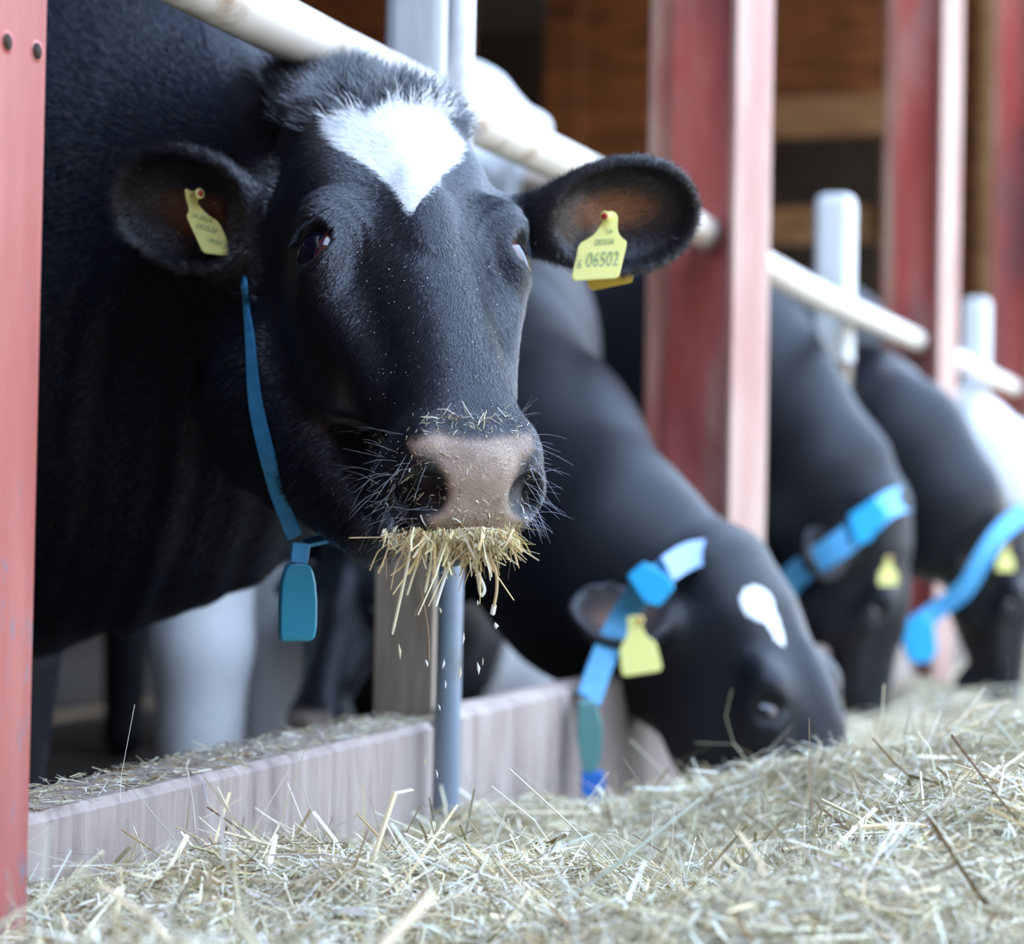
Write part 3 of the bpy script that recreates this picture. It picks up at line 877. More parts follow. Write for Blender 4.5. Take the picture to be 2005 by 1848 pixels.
def fur(name, n, wv, len_fn, wid, lift, jit, curl=0.0, mat=None):
    wq = wv[Qc].mean(1)
    f, w4 = quad_sample(V, Qc, wq, n)
    g = lambda A: sum(w * A[Qc[f, i]] for i, w in enumerate(w4))
    p, nn = g(V), g(N); nn /= np.linalg.norm(nn, axis=1, keepdims=True)
    white = g(np.c_[bl])[:, 0]; padv = g(np.c_[pa])[:, 0]; iv = g(np.c_[inn])[:, 0]
    ok = padv < .3
    p, nn, white, iv = p[ok], nn[ok], white[ok], iv[ok]; m = len(p)
    d = flow(p.copy())
    for R_, c_ in efr:                                   # ear hairs run out along the ear
        q = (p - c_) @ np.array(R_).T
        near = (np.abs(q[:, 0]) < .10) & (np.abs(q[:, 1]) < .075) & (np.abs(q[:, 2]) < .05) & (np.abs(p[:, 0]) > .12)
        de = np.array(R_[0])[None] * 1.0 + np.array(R_[1])[None] * (q[:, 1:2] / .03)
        d = np.where(near[:, None], de / np.linalg.norm(de, axis=1, keepdims=True), d)
    cl = np.sin(p[:, 0] * 160 + np.sin(p[:, 2] * 90) * 2) * np.cos(p[:, 2] * 110 + p[:, 0] * 50)
    tang = np.cross(nn, d)
    d = d + tang * (cl * curl)[:, None] + rng.normal(0, jit, (m, 3))
    d = d - nn * (d * nn).sum(1, keepdims=True); d /= np.linalg.norm(d, axis=1, keepdims=True) + 1e-9
    L_ = len_fn(p) * rng.uniform(.6, 1.25, m)
    side = np.cross(nn, d) + nn * rng.normal(0, .14, (m, 1)); side /= np.linalg.norm(side, axis=1, keepdims=True)
    li = lift * rng.uniform(.3, 1.5, m)
    base = p - nn * .0006
    tipv = p + d * L_[:, None] + nn * (li * L_)[:, None]
    mid = p + d * (L_ * .5)[:, None] + nn * (li * L_ * .75)[:, None]
    w = (wid * rng.uniform(.6, 1.3, m))[:, None] * .5
    Vh = np.stack([base - side * w, base + side * w, mid + side * w * .8, mid - side * w * .8, tipv], 1)
    q4 = np.arange(m)[:, None] * 5
    tri = np.concatenate([q4 + np.array([[0, 1, 2]]), q4 + np.array([[0, 2, 3]]), q4 + np.array([[3, 2, 4]])])
    earh = np.zeros(m)
    for R_, c_ in efr:
        q = (p - c_) @ np.array(R_).T
        earh = np.maximum(earh, (np.abs(q[:, 0]) < .09) & (np.abs(q[:, 1]) < .07) & ((nn @ np.array(R_[2])) > -.2) & (np.abs(q[:, 2]) < .05))
    isw = white + rng.normal(0, .10, m) > .5
    bk = np.array((.0035, .006, .013)) * rng.uniform(.5, 2.6, (m, 1)) + (rng.uniform(size=(m, 1)) < .10) * np.array((.03, .018, .008))
    bk = bk + earh[:, None] * np.array((.020, .016, .015)) * rng.uniform(.2, 1.4, (m, 1))
    col = np.where(isw[:, None], np.array((.80, .80, .80)) * rng.uniform(.82, 1.1, (m, 1)), bk)
    col = np.where((iv > .5)[:, None], np.array((.22, .09, .04)) * rng.uniform(.3, 1.3, (m, 1)), col)
    keep = ~((iv > .3) & (rng.uniform(size=m) < .75))
    Vw = HF.wor(Vh.reshape(-1, 3))
    tri = tri.reshape(3, m, 3)[:, keep].reshape(-1, 3)
    o = np_mesh(name, Vw, tri, mat or HAIRM, cow, smooth=False, attrs={'tint': np.repeat(np.clip(col, 0, .95), 5, axis=0)})
    tag(o, kind='stuff'); return o
eye_keep = np.ones(len(V))
for sx in (1, -1):
    eye_keep *= np.linalg.norm(V - np.array((sx * .110, -.054, -.020)), axis=1) > .027
    eye_keep *= np.linalg.norm(V - np.array((sx * .046, -.022, -.332)), axis=1) > .024
def len_face(p):
    l = np.full(len(p), .0065)
    l += np.clip((p[:, 2] - .07) / .10, 0, 1) * .012
    l = np.where((p[:, 2] < -.24), .0045, l)
    l = np.where(p[:, 1] > .12, .011, l)
    return l
fur('short_coat', 330000, (face | earw) * vis * eye_keep * 1.0, len_face, .00034, .16, .11, .10)
fur('neck_coat', 90000, (((vy >= .13) | (np.abs(vx) > .12)) & (Wv[:, 0] > -.62) & (Wv[:, 0] < .1)) * (facing > -.1) * (~earw) * 1.0, lambda p: np.full(len(p), .016), .0009, .15, .12, .2, HAIRN)
poll = np.clip((vz - .165) / .03, 0, 1) * (vy < .06) * (np.abs(vx) < .085)
fur('poll_tuft', 26000, poll * 1.0, lambda p: .020 + .016 * np.clip((p[:, 2] - .19) / .05, 0, 1), .00055, .75, .35, .9)
rim = np.zeros(len(V))
for R_, c_ in efr:
    q = (V - c_) @ np.array(R_).T
    rim = np.maximum(rim, earw * (np.abs(q[:, 2]) < .05) * ((q[:, 0] / .075) ** 2 + (q[:, 1] / .055) ** 2 > .75))
fur('ear_fringe', 30000, rim * 1.0, lambda p: np.full(len(p), .0065), .00035, .8, .3, .2)
# ------------------------------------------------------------------ the other cows
def other_cow(label, anchor, d, psi, phi, neck, whites, body_dir=None, anchor_local=(0, 0, 0), scale=0.965, nk=1.35, nz=None, body_len=1.5, ear_drop=0.0, roll=0.0, body_r=.34, leg_r=1.0, ear_up=0.0, hr=.11, legs_on=True, wfn=None, skip_ears=False, group='cows at the feed fence', name='cow'):
    f0 = HeadFrame((0, 0, 0), psi, phi, roll, scale)
    o = np.array(P(*anchor, d)) - f0.wor(anchor_local)
    hf = HeadFrame(o, psi, phi, roll, scale)
    nn = [(hf.wor((0, .05, .10)), hr)] + [(np.array(P(a, b, dd)), r) for a, b, dd, r in neck]
    bdir = Vector(body_dir) if body_dir is not None else -FN
    wth = Vector(nn[-1][0])
    bb = [(np.array(wth), nn[-1][1]), (np.array(wth + bdir * body_len * .5), body_r), (np.array(wth + bdir * body_len), body_r * .96)]
    lg = []
    sidev = Vector((-bdir.y, bdir.x, 0))
    if legs_on:
        for k in (0.05, .95):
            for sg in (1, -1):
                tp = wth + bdir * body_len * k + sidev * sg * .15; tp.z = max(.55, wth.z - .2)
                kn = Vector((tp.x, tp.y, .38)); ft = Vector((tp.x, tp.y, .0))
                lg += [(np.array(tp), .12), (np.array(kn), .065 * leg_r), (np.array(ft), .05 * leg_r)]
    ears = []
    if not skip_ears:
        for sg in (1, -1):
            base = np.array((sg * .115, .035, .085 + ear_up)); tip = np.array((sg * .265, .075, .095 + ear_up - ear_drop))
            c = (base + tip) / 2; e1 = tip - base
            ears.append(((sg * .07, .03, .12), c, e1, (0, .35 * 1, 1) if sg > 0 else (0, -.35, -1), np.linalg.norm(e1) / 2 + .01, .055, .032, .018))
    V, Q, fr = build_cow('cow', hf, ears, nn, bb, lg, 2.4, side=tuple(sidev if nz is None else nz), nk=nk)
    Wp = hf.wor(V)
    w = np.zeros(len(V))
    for kind, c, r in whites:
        q = (V if kind == 'h' else Wp) - np.array(c)
        w = np.maximum(w, 0.5 + (1 - np.sqrt(((q / np.array(r)) ** 2).sum(1))) * 1.2)
    if wfn is not None: w = np.maximum(w, wfn(V, Wp))
    pa = np.clip((-V[:, 2] - .285) / .02, 0, 1) * (V[:, 1] < .03) * (np.abs(V[:, 0]) < .06)
    inn = np.zeros(len(V))
    for R_, c_ in fr:
        q = (V - c_) @ np.array(R_).T
        inn = np.maximum(inn, np.exp(-((q[:, 0] / .04) ** 2 + (q[:, 1] / .02) ** 2)) * (np.abs(q[:, 2]) < .02) * .6)
    ob = np_mesh(name, Wp, Q, HIDE, attrs={'white': np.clip(w, 0, 1), 'pad': pa, 'inner': inn})
    tag(ob, label, 'cow', group)
    ob['hf'] = 0
    del ob['hf']
    eyes(hf, ob, r=.025)
    return ob, hf
def eye_mat():
    t = NT('eyeball', 0.04, Specular_IOR_Level=0.6)
    a = t.attr('gaze')
    t.col(t.ramp(a, [(0.0, (0.75, 0.66, 0.62)), (0.27, (0.70, 0.55, 0.5)), (0.30, (0.07, 0.022, 0.015)), (0.46, (0.10, 0.028, 0.016)), (0.52, (0.004, 0.004, 0.012)), (1, (0.003, 0.003, 0.010))]))
    t.b.inputs['Coat Weight'].default_value = 0.5
    t.b.inputs['Coat Roughness'].default_value = 0.02
    return t.m
EYEM = eye_mat()
def eyes(hf, parent, gaze=((1, -.30, -.05), (-1, -.30, -.05)), r=.0298):
    nlat, nlon = 24, 32
    for sx, g in zip((1, -1), gaze):
        g = np.array(g, float); g /= np.linalg.norm(g)
        la = np.linspace(0, math.pi, nlat + 1); lo = np.linspace(0, 2 * math.pi, nlon, endpoint=False)
        a = np.cross(g, (0, 0, 1)); a /= np.linalg.norm(a); b = np.cross(g, a)
        Pn = np.array([g * math.cos(t_) + (a * math.cos(p) + b * math.sin(p)) * math.sin(t_) for t_ in la for p in lo])
        # slit pupil: stretched along the face's width
        gz = []
        for t_ in la:
            for p in lo:
                e = math.degrees(t_) / (1.0 + 0.35 * math.cos(p) ** 2)
                gz.append(np.clip(1 - e / 75.0, 0, 1))
        Vv = hf.wor(Pn * r + np.array((sx * .0875, -.033, -.0165)))
        Fc = [(i * nlon + j, (i + 1) * nlon + j, (i + 1) * nlon + (j + 1) % nlon, i * nlon + (j + 1) % nlon) for i in range(nlat) for j in range(nlon)]
        np_mesh('eyeball', Vv, np.array(Fc), EYEM, parent, attrs={'gaze': np.array(gz)})
eyes(HF, cow, gaze=((1, -.34, -.02), (-1, -.46, -.02)))
c2, h2 = other_cow('black eating cow right of centre with a small white forehead spot and yellow ear tag', (1490, 1400), 3.35, 58, 64,
    [(1175, 1110, 3.6, .18), (1015, 920, 3.8, .215), (885, 770, 4.2, .27), (850, 700, 4.6, .33)], [('h', (-.060, -.095, .122), (.026, .06, .028)), ('h', (-.046, -.1, .090), (.013, .05, .036))], anchor_local=(-.108, -.04, -.02), ear_up=.075, scale=1.14, hr=.15)
c3, h3_ = other_cow('black eating cow with a bright blue collar, right of the pink-edged post', (1685, 1175), 5.15, 72, 96,
    [(1585, 960, 5.2, .195), (1475, 825, 5.3, .22), (1390, 745, 5.4, .27), (1310, 740, 5.6, .32)], [], nk=1.4, scale=1.12, hr=.14)
c4, h4 = other_cow('black eating cow farther right with a blue collar at the edge of the picture', (1955, 1165), 5.6, 70, 92,
    [(1830, 1000, 5.5, .165), (1748, 885, 5.55, .185), (1670, 850, 5.8, .22), (1590, 880, 6.2, .28)], [], scale=.9)
c5, h5 = other_cow('white-necked cow behind the farthest blue collar at the right edge', (2075, 1190), 7.2, 70, 90,
    [(1985, 985, 7.2, .20), (1925, 935, 7.4, .21), (1860, 915, 7.8, .26)], [], wfn=lambda v, w: np.ones(len(v)), scale=.9)
c6, h6 = other_cow('white-faced cow standing behind the near cow, its white legs showing below', (968, 300), 3.85, 22, 26,
    [(860, 320, 3.9, .19), (700, 400, 3.9, .26), (560, 450, 3.9, .31)], [], body_len=1.4, leg_r=1.25, body_r=.31, scale=.88,
    wfn=lambda v, w: np.where((v[:, 1] < .16) & (v[:, 2] < .30) | (w[:, 2] < .52), 1.0, 0.0))
c7, h7 = other_cow('dark cow low in the shade between white legs and wooden post, white muzzle rim', (690, 1190), 3.75, -25, 62,
    [(800, 1190, 4.1, .17), (900, 1260, 4.4, .24), (1000, 1330, 4.6, .27)], [('h', (-.05, .03, -.30), (.05, .08, .04)), ('w', P(1040, 1310, 4.6), (.25, .5, .3))], body_dir=tuple(FD * .55 - FN * .8), scale=.72, legs_on=False, body_len=.9, body_r=.22)
c8, h8 = other_cow('white and black cow standing deep in the barn behind the rail and red post', (1080, 760), 7.8, 250, 40,
    [(1180, 700, 7.9, .30), (1260, 720, 8.0, .36)], [('w', P(1240, 680, 7.65), (.19, .7, .26)), ('w', P(1510, 660, 7.65), (.18, .7, .12))], body_dir=(.98, .2, 0), body_len=.6, body_r=.38)
# ------------------------------------------------------------------ ear tags, collars, straw and chaff
t = NT('yellow_tag_plastic', 0.45, (0.93, 0.88, 0.30)); YEL = t.m
t.b.inputs['Subsurface Weight'].default_value = 0.0
YELB = NT('amber_tag_back', 0.5, (0.75, 0.50, 0.06)).m
REDP = NT('red_button', 0.3, (0.62, 0.03, 0.04)).m
INKM = NT('green_grey_ink', 0.6, (0.36, 0.46, 0.26)).m
t = NT('blue_strap', 0.5, (0.035, 0.22, 0.42)); n_ = t.noise(t.coords(), 60, 4, 0.7)
t.col(t.ramp(n_, [(0.35, (0.025, 0.17, 0.33)), (0.7, (0.05, 0.27, 0.46))])); STRAPM = t.m
t = NT('teal_blue_plastic', 0.35, (0.04, 0.30, 0.45))
n_ = t.noise(t.coords(), 45, 4, 0.7); sp = t.n.new('ShaderNodeSeparateXYZ'); t.l.new(t.tc.outputs['Object'], sp.inputs[0])
dirt = t.math('ADD', n_, t.math('MULTIPLY', t.math('SUBTRACT', 0.435, sp.outputs['Z']), 4.0))
t.col(t.mix(t.ramp(dirt, [(0.5, (0, 0, 0)), (0.75, (1, 1, 1))]), (0.035, 0.30, 0.46), (0.10, 0.24, 0.24))); PENDM = t.m
STRAPL = NT('light_blue_strap', 0.4, (0.08, 0.38, 0.72)).m
BUCK = NT('bright_blue_buckle', 0.3, (0.03, 0.42, 0.80)).m
def round_poly(pts, r=2.5, n=3):
    out = []; m = len(pts)
    for i in range(m):
        a, b, c = [np.array(pts[j % m], float) for j in (i - 1, i, i + 1)]
        la, lc = np.linalg.norm(a - b), np.linalg.norm(c - b); q = min(r, la * .45, lc * .45)
        p0, p1 = b + (a - b) / la * q, b + (c - b) / lc * q
        for k in range(n + 1):
            t_ = k / n; out.append((1 - t_) ** 2 * p0 + 2 * t_ * (1 - t_) * b + t_ ** 2 * p1)
    return out
def plate(name, poly, dfun, th, mat, parent, rim=0.0, out=None):
    """flat plate whose outline is traced at its own depth; dfun(px,py) gives depth"""
    n = len(poly); V_, F_ = [], []
    cx, cy = np.mean([p[0] for p in poly]), np.mean([p[1] for p in poly])
    for off, sh in ((0, .97), (th * .35, 1.0), (th * .7, 1.0), (th, .97)):
        for p in poly:
            x, y = cx + (p[0] - cx) * sh, cy + (p[1] - cy) * sh
            V_.append(P(x, y, dfun(x, y) + off))
    for r_ in range(3):
        for i in range(n):
            F_.append((r_ * n + i, r_ * n + (i + 1) % n, (r_ + 1) * n + (i + 1) % n, (r_ + 1) * n + i))
    F_.append(tuple(range(n))[::-1]); F_.append(tuple(3 * n + i for i in range(n)))
    return mesh_obj(name, V_, F_, mat, parent, smooth=False)
def text_part(name, body, size, pos, xdir, ydir, mat, parent, sx=1.0, bold=0.0):
    cu = bpy.data.curves.new(name, 'FONT'); cu.body = body; cu.size = size; cu.align_x = 'CENTER'; cu.align_y = 'CENTER'
    cu.extrude = 0.00015; cu.offset = bold
    to = bpy.data.objects.new(name, cu); COL.objects.link(to)
    bpy.context.view_layer.update()
    me = bpy.data.meshes.new_from_object(to.evaluated_get(bpy.context.evaluated_depsgraph_get()))
    COL.objects.unlink(to); bpy.data.objects.remove(to)
    x = Vector(xdir).normalized(); y = Vector(ydir); y = (y - x * y.dot(x)).normalized() + x * 0.22; z = x.cross(y).normalized()
    for v in me.vertices:
        v.co = Vector(pos) + x * v.co.x * sx + y * v.co.y + z * v.co.z
    me.materials.clear(); me.materials.append(mat)
    o = bpy.data.objects.new(name, me); link(o, parent)
    o.matrix_parent_inverse = Matrix.Translation(parent.location).inverted(); return o
def button(px, py, d, r, ax, ln, parent):
    a = P(px, py, d); ax = Vector(ax).normalized()
    tube('collar_stem', [a + ax * ln * t_ for t_ in (-1, -.4, 0.2, .9, 1.0)], [r * .9, r * .75, r * .8, r * 1.0, r * .9], YEL, parent, seg=18)
    tube('red_cap', [a + ax * ln * t_ for t_ in (.98, 1.04, 1.12, 1.2)], [r * .62, r * .6, r * .45, r * .15], REDP, parent, seg=16)
# right-hand ear
dR = min(hit(a, b)[0].y for a, b in [(1178, 440), (1150, 480), (1200, 480), (1130, 530), (1205, 530), (1165, 520)] if hit(a, b)[0] is not None) - 0.006
fR = lambda x, y: dR - (y - 430) * 0.00006 - (x - 1170) * 0.00004
tg = empty('ear_tag', P(1190, 425, dR)); tag(tg, 'yellow ear tag reading 06502 in the near cow\'s right-hand ear', 'ear tag')
pl = [(1186, 418), (1195, 413), (1204, 415), (1210, 424), (1209, 436), (1209, 450), (1212, 459), (1218, 466), (1227, 473), (1226, 482), (1212, 541), (1206, 545), (1124, 550), (1119, 543), (1132, 482), (1137, 475), (1150, 468), (1162, 460), (1170, 450), (1177, 438), (1182, 428)]
tgp = plate('front_plate', round_poly(pl, 4), fR, .0014, YEL, tg)
plate('back_plate', round_poly([(1150, 500), (1228, 490), (1240, 538), (1237, 553), (1160, 569), (1150, 560)], 5), lambda x, y: dR + .050, .0014, YELB, tg)
button(1190, 423, dR - .002, .0056, (-.55, -.9, -.15), .007, tg)
xd = P(1240, 512, fR(1240, 512)) - P(1140, 518, fR(1140, 518)); yd = Vector((0, 0, 1))
def tpos(px, py, e=.0006): return P(px, py, fR(px, py) - e)
text_part('large_number', '06502', .0215, tpos(1180, 509), xd, yd, INKM, tgp, .62)
text_part('small_digit', '6', .0125, tpos(1135, 518), xd, yd, INKM, tgp, .8)
text_part('id_number', '283538', .0085, tpos(1183, 474), xd, yd, INKM, tgp, .78)
text_part('country_code', 'UA', .006, tpos(1194, 453), xd, yd, INKM, tgp, .8)
# left-hand ear
dL = min(hit(a, b)[0].y for a, b in [(392, 400), (375, 430), (410, 440), (400, 470), (440, 490)] if hit(a, b)[0] is not None) - 0.006
fL = lambda x, y: dL - (y - 380) * 0.00003 + (x - 380) * 0.00002
tl = empty('ear_tag', P(375, 378, dL)); tag(tl, 'yellow ear tag with faint print in the near cow\'s left-hand ear', 'ear tag')
pl = [(361, 371), (367, 369), (371, 374), (380, 373), (388, 378), (390, 388), (386, 396), (391, 404), (401, 415), (412, 424), (425, 432), (430, 438), (459, 496), (456, 502), (402, 496), (395, 490), (366, 427), (365, 422), (369, 416), (369, 405), (364, 390)]
tlp = plate('front_plate', round_poly(pl, 3), fL, .0014, YEL, tl)
button(384, 382, dL - .002, .0055, (.62, -.75, .12), .008, tl)
xl = P(440, 450, fL(440, 450)) - P(385, 432, fL(385, 432)); yl = P(385, 420, dL) - P(405, 470, dL)
def tl_(px, py): return P(px, py, fL(px, py) - .0007)
text_part('print_line', 'UA 283538', .0062, tl_(396, 427), xl, yl, INKM, tlp, .75)
text_part('print_line', '283538', .0075, tl_(404, 447), xl, yl, INKM, tlp, 1.0)
text_part('print_line', '1 06502', .0062, tl_(418, 472), xl, yl, INKM, tlp, .9)
# other cows' tags
def simple_tag(px, py, sc, d, label, parent_name='ear_tag', tilt=0, mat=YEL):
    base = np.array([(0, -1), (.22, -.95), (.26, -.6), (.35, -.25), (.62, .0), (.66, .15), (.72, .9), (.62, 1), (-.55, 1), (-.66, .9), (-.6, .1), (-.52, -.05), (-.3, -.3), (-.2, -.6), (-.2, -.95)])
    c_, s_ = math.cos(tilt), math.sin(tilt)
    pts = [(px + (a * c_ - b * s_) * sc, py + (a * s_ + b * c_) * sc) for a, b in base]
    e = empty('ear_tag', P(px, py, d)); tag(e, label, 'ear tag')
    plate('front_plate', round_poly(pts, sc * .1), lambda x, y: d, .0015, mat, e)
    button(px + sc * .1 * c_, py - sc * .85, d - .002, .006, (0, -1, 0), .005, e)
simple_tag(1247, 1262, 58, 3.30, 'blurred yellow ear tag on the eating cow with the small white forehead spot', tilt=-.15)
simple_tag(1738, 1118, 28, 4.85, 'dull yellow ear tag on the eating cow right of the pink-edged post')
simple_tag(1968, 1092, 26, 5.35, 'dull yellow ear tag on the eating cow at the right edge')

def ribbon(name, pts, nrm, width, th, mat, parent):
    """flat strap swept through pts with its face towards nrm[i]"""
    V_, F_ = [], []; n = len(pts)
    pts = [Vector(p) for p in pts]
    for i, p in enumerate(pts):
        t_ = (pts[min(i + 1, n - 1)] - pts[max(i - 1, 0)]).normalized()
        f = Vector(nrm[i]); f = (f - t_ * f.dot(t_)).normalized(); s_ = t_.cross(f)
        w = width[i] / 2 if hasattr(width, '__len__') else width / 2
        for a, b in ((-w, -th / 2), (w, -th / 2), (w, th / 2), (-w, th / 2)): V_.append(p + s_ * a + f * b)
    for i in range(n - 1):
        for j in range(4): F_.append((i * 4 + j, i * 4 + (j + 1) % 4, i * 4 + 4 + (j + 1) % 4, i * 4 + 4 + j))
    F_.append((3, 2, 1, 0)); F_.append(tuple((n - 1) * 4 + k for k in range(4)))
    return mesh_obj(name, V_, F_, mat, parent, smooth=False)
def smooth_path(pts, k=6):
    pts = [np.array(p, float) for p in pts]; out = []
    for i in range(len(pts) - 1):
        p0, p1, p2, p3 = pts[max(i - 1, 0)], pts[i], pts[i + 1], pts[min(i + 2, len(pts) - 1)]
        for j in range(k):
            t_ = j / k
            out.append(.5 * ((2 * p1) + (-p0 + p2) * t_ + (2 * p0 - 5 * p1 + 4 * p2 - p3) * t_ * t_ + (-p0 + 3 * p1 - 3 * p2 + p3) * t_ ** 3))
    out.append(pts[-1]); return out
# near cow's collar
cr = empty('neck_collar', P(580, 1050, 2.3)); tag(cr, 'blue neck strap with weighted pendant hanging from the near cow\'s neck', 'collar')
px_ = [(545, 330), (500, 400), (480, 480), (478, 545), (482, 600), (489, 660), (499, 780), (520, 880), (546, 970), (579, 1052)]
pp_ = []
def hit_behind(px, py, d0):
    rd = ray(px, py).normalized(); h = BV.ray_cast(P(px, py, d0), rd)
    return h[0].y if h[0] is not None else None
for (a, b) in px_:
    if b < 545:                                          # passes behind the ear, on the neck
        dd = hit_behind(a, b, 2.33)
        dd = 2.42 if dd is None else min(dd, 2.50)
    elif b > 1000: dd = prevd
    else: dd = min(hit(a, b)[0].y, prevd + .03)
    prevd = dd
    pp_.append(P(a, b, dd - (.013 if 500 < b < 900 else .007)))
far_ = [P(625, 1052, pp_[-1].y + .05), P(640, 985, 2.50), P(660, 800, 2.62), P(670, 500, 2.66), P(640, 360, 2.6), pp_[0]]
fp = smooth_path(pp_)
nf = [Vector((-.75 + .5 * min(1, i / len(fp)), -.65, 0)) for i in range(len(fp))]
wd_ = [.006 + .010 * min(1, max(0, (i / len(fp) - .45) * 4)) for i in range(len(fp))]
ribbon('strap', fp, nf, wd_, .0035, STRAPM, cr)
ribbon('back_strap', smooth_path(far_), [Vector((.3, .9, 0.2))] * 40, .014, .0035, STRAPM, cr)
dp = pp_[-1].y
def block(name, poly, d0, th, mat, parent, shift=(0, 0), sc=0.94):
    """thick rounded block: front outline traced at depth d0, extruded away and sideways"""
    n = len(poly); V_, F_ = [], []
    cx, cy = np.mean([p[0] for p in poly]), np.mean([p[1] for p in poly])
    lay = [(0, sc), (.06, 1.0), (.94, 1.0), (1, sc)]
    for f_, k in lay:
        for p in poly:
            q = P(cx + (p[0] - cx) * k, cy + (p[1] - cy) * k, d0)
            V_.append(q + Vector((shift[0] * f_, th * f_, shift[1] * f_)))
    for r_ in range(3):
        for i in range(n): F_.append((r_ * n + i, r_ * n + (i + 1) % n, (r_ + 1) * n + (i + 1) % n, (r_ + 1) * n + i))
    F_.append(tuple(range(n))[::-1]); F_.append(tuple(3 * n + i for i in range(n)))
    return mesh_obj(name, V_, F_, mat, parent, smooth=False)
block('pendant', round_poly([(563, 1108), (576, 1103), (600, 1103), (611, 1112), (618, 1140), (621, 1180), (620, 1230), (616, 1250), (606, 1256), (552, 1256), (550, 1246), (550, 1190), (553, 1140)], 8), dp - .01, .030, PENDM, cr, (-.006, 0))
block('hanger', round_poly([(574, 1062), (608, 1064), (606, 1082), (602, 1104), (570, 1100), (572, 1080)], 3), dp - .006, .014, STRAPL, cr, (-.003, 0))
block('pin', round_poly([(582, 1098), (598, 1098), (598, 1110), (582, 1110)], 3), dp + .0, .006, PIPEM, cr)
ribbon('strap_end', smooth_path([P(596, 1064, dp + .01), P(622, 1058, dp + .015), P(648, 1052, dp + .02)]), [Vector((.1, -.5, .8))] * 13, .011, .004, STRAPM, cr)

def cow_collar(label, segs, pend=None):
    e = empty('neck_collar', P(*segs[0][0][0])); tag(e, label, 'collar', 'blue collars of the eating cows')
    for pts, w, mat, nm in segs:
        pth = smooth_path([P(*p) for p in pts])
        ribbon(nm, pth, [Vector((0.25, -1, .1))] * len(pth), w, .006, mat, e)
    for poly, d, th, mat, nm in (pend or []):
        block(nm, round_poly(poly, 6), d, th, mat, e)
cow_collar('blue collar round the eating cow\'s neck with bright buckle and dark pendant on the feed',
    [([(1405, 1085, 3.48), (1350, 1092, 3.42), (1300, 1120, 3.36), (1262, 1150, 3.33), (1215, 1215, 3.34), (1180, 1290, 3.30), (1152, 1370, 3.24)], .038, STRAPM, 'strap'),
     ([(1400, 1080, 3.47), (1350, 1087, 3.405), (1305, 1115, 3.345)], .040, NT('pale_blue_strap', .4, (.22, .36, .62)).m, 'worn_strap')],
    [([(1228, 1128), (1262, 1100), (1310, 1128), (1322, 1150), (1290, 1188), (1262, 1180)], 3.29, .03, BUCK, 'buckle'),
     ([(1132, 1375), (1165, 1372), (1180, 1420), (1178, 1480), (1165, 1515), (1142, 1515), (1130, 1450)], 3.20, .03, PENDM, 'pendant'),
     ([(1138, 1512), (1182, 1512), (1186, 1572), (1140, 1572)], 3.20, .03, NT('deep_blue_plastic', .4, (.02, .14, .50)).m, 'weight')])
cow_collar('bright blue collar across the cow right of the pink-edged post',
    [([(1775, 975, 5.1), (1735, 990, 5.0), (1690, 1030, 4.96), (1640, 1070, 4.94), (1560, 1125, 4.98), (1530, 1180, 5.05)], .058, STRAPL, 'strap')],
    [([(1662, 1010), (1712, 975), (1742, 1010), (1700, 1062), (1675, 1066)], 4.92, .03, BUCK, 'buckle')])
cow_collar('blue collar at the right edge with a round pendant hanging over the feed',
    [([(2010, 1000, 5.4), (1960, 1040, 5.34), (1925, 1090, 5.32), (1890, 1150, 5.33), (1840, 1190, 5.35), (1805, 1215, 5.35)], .046, STRAPL, 'strap')],
    [([(1770, 1215), (1805, 1200), (1830, 1225), (1835, 1280), (1815, 1300), (1780, 1295), (1768, 1250)], 5.33, .04, BUCK, 'pendant')])

# ---- straw hanging from the mouth
def strand(pts, w, mat=None):
    pth = smooth_path(pts, 5); n = len(pth)
    V_, F_ = [], []
    for i, p in enumerate(pth):
        t_ = Vector(pth[min(i + 1, n - 1)] - pth[max(i - 1, 0)]).normalized(); s_ = t_.cross(Vector((0, 1, .1))).normalized(); b = t_.cross(s_)
        k = w * (1 if i < n - 1 else .7) / 2
        for a in range(4): V_.append(Vector(p) + (s_ * math.cos(a * math.pi / 2) + b * math.sin(a * math.pi / 2) * .6) * k)
    for i in range(n - 1):
        for j in range(4): F_.append((i * 4 + j, i * 4 + (j + 1) % 4, i * 4 + 4 + (j + 1) % 4, i * 4 + 4 + j))
    F_.append((3, 2, 1, 0)); F_.append(tuple((n - 1) * 4 + k for k in range(4)))
    return V_, F_
dm = hit(925, 1030)[0].y
mf = empty('straw_mouthful', P(900, 1045, dm)); tag(mf, 'bundle of pale straw hanging from the near cow\'s mouth', 'straw')
def smat(nm, c): return NT(nm, .55, c, Specular_IOR_Level=.3).m
STR = [smat('pale_stalk', (.72, .64, .42)), smat('white_stalk', (.86, .84, .74)), smat('tan_stalk', (.58, .42, .22)), smat('brown_stalk', (.36, .22, .12))]
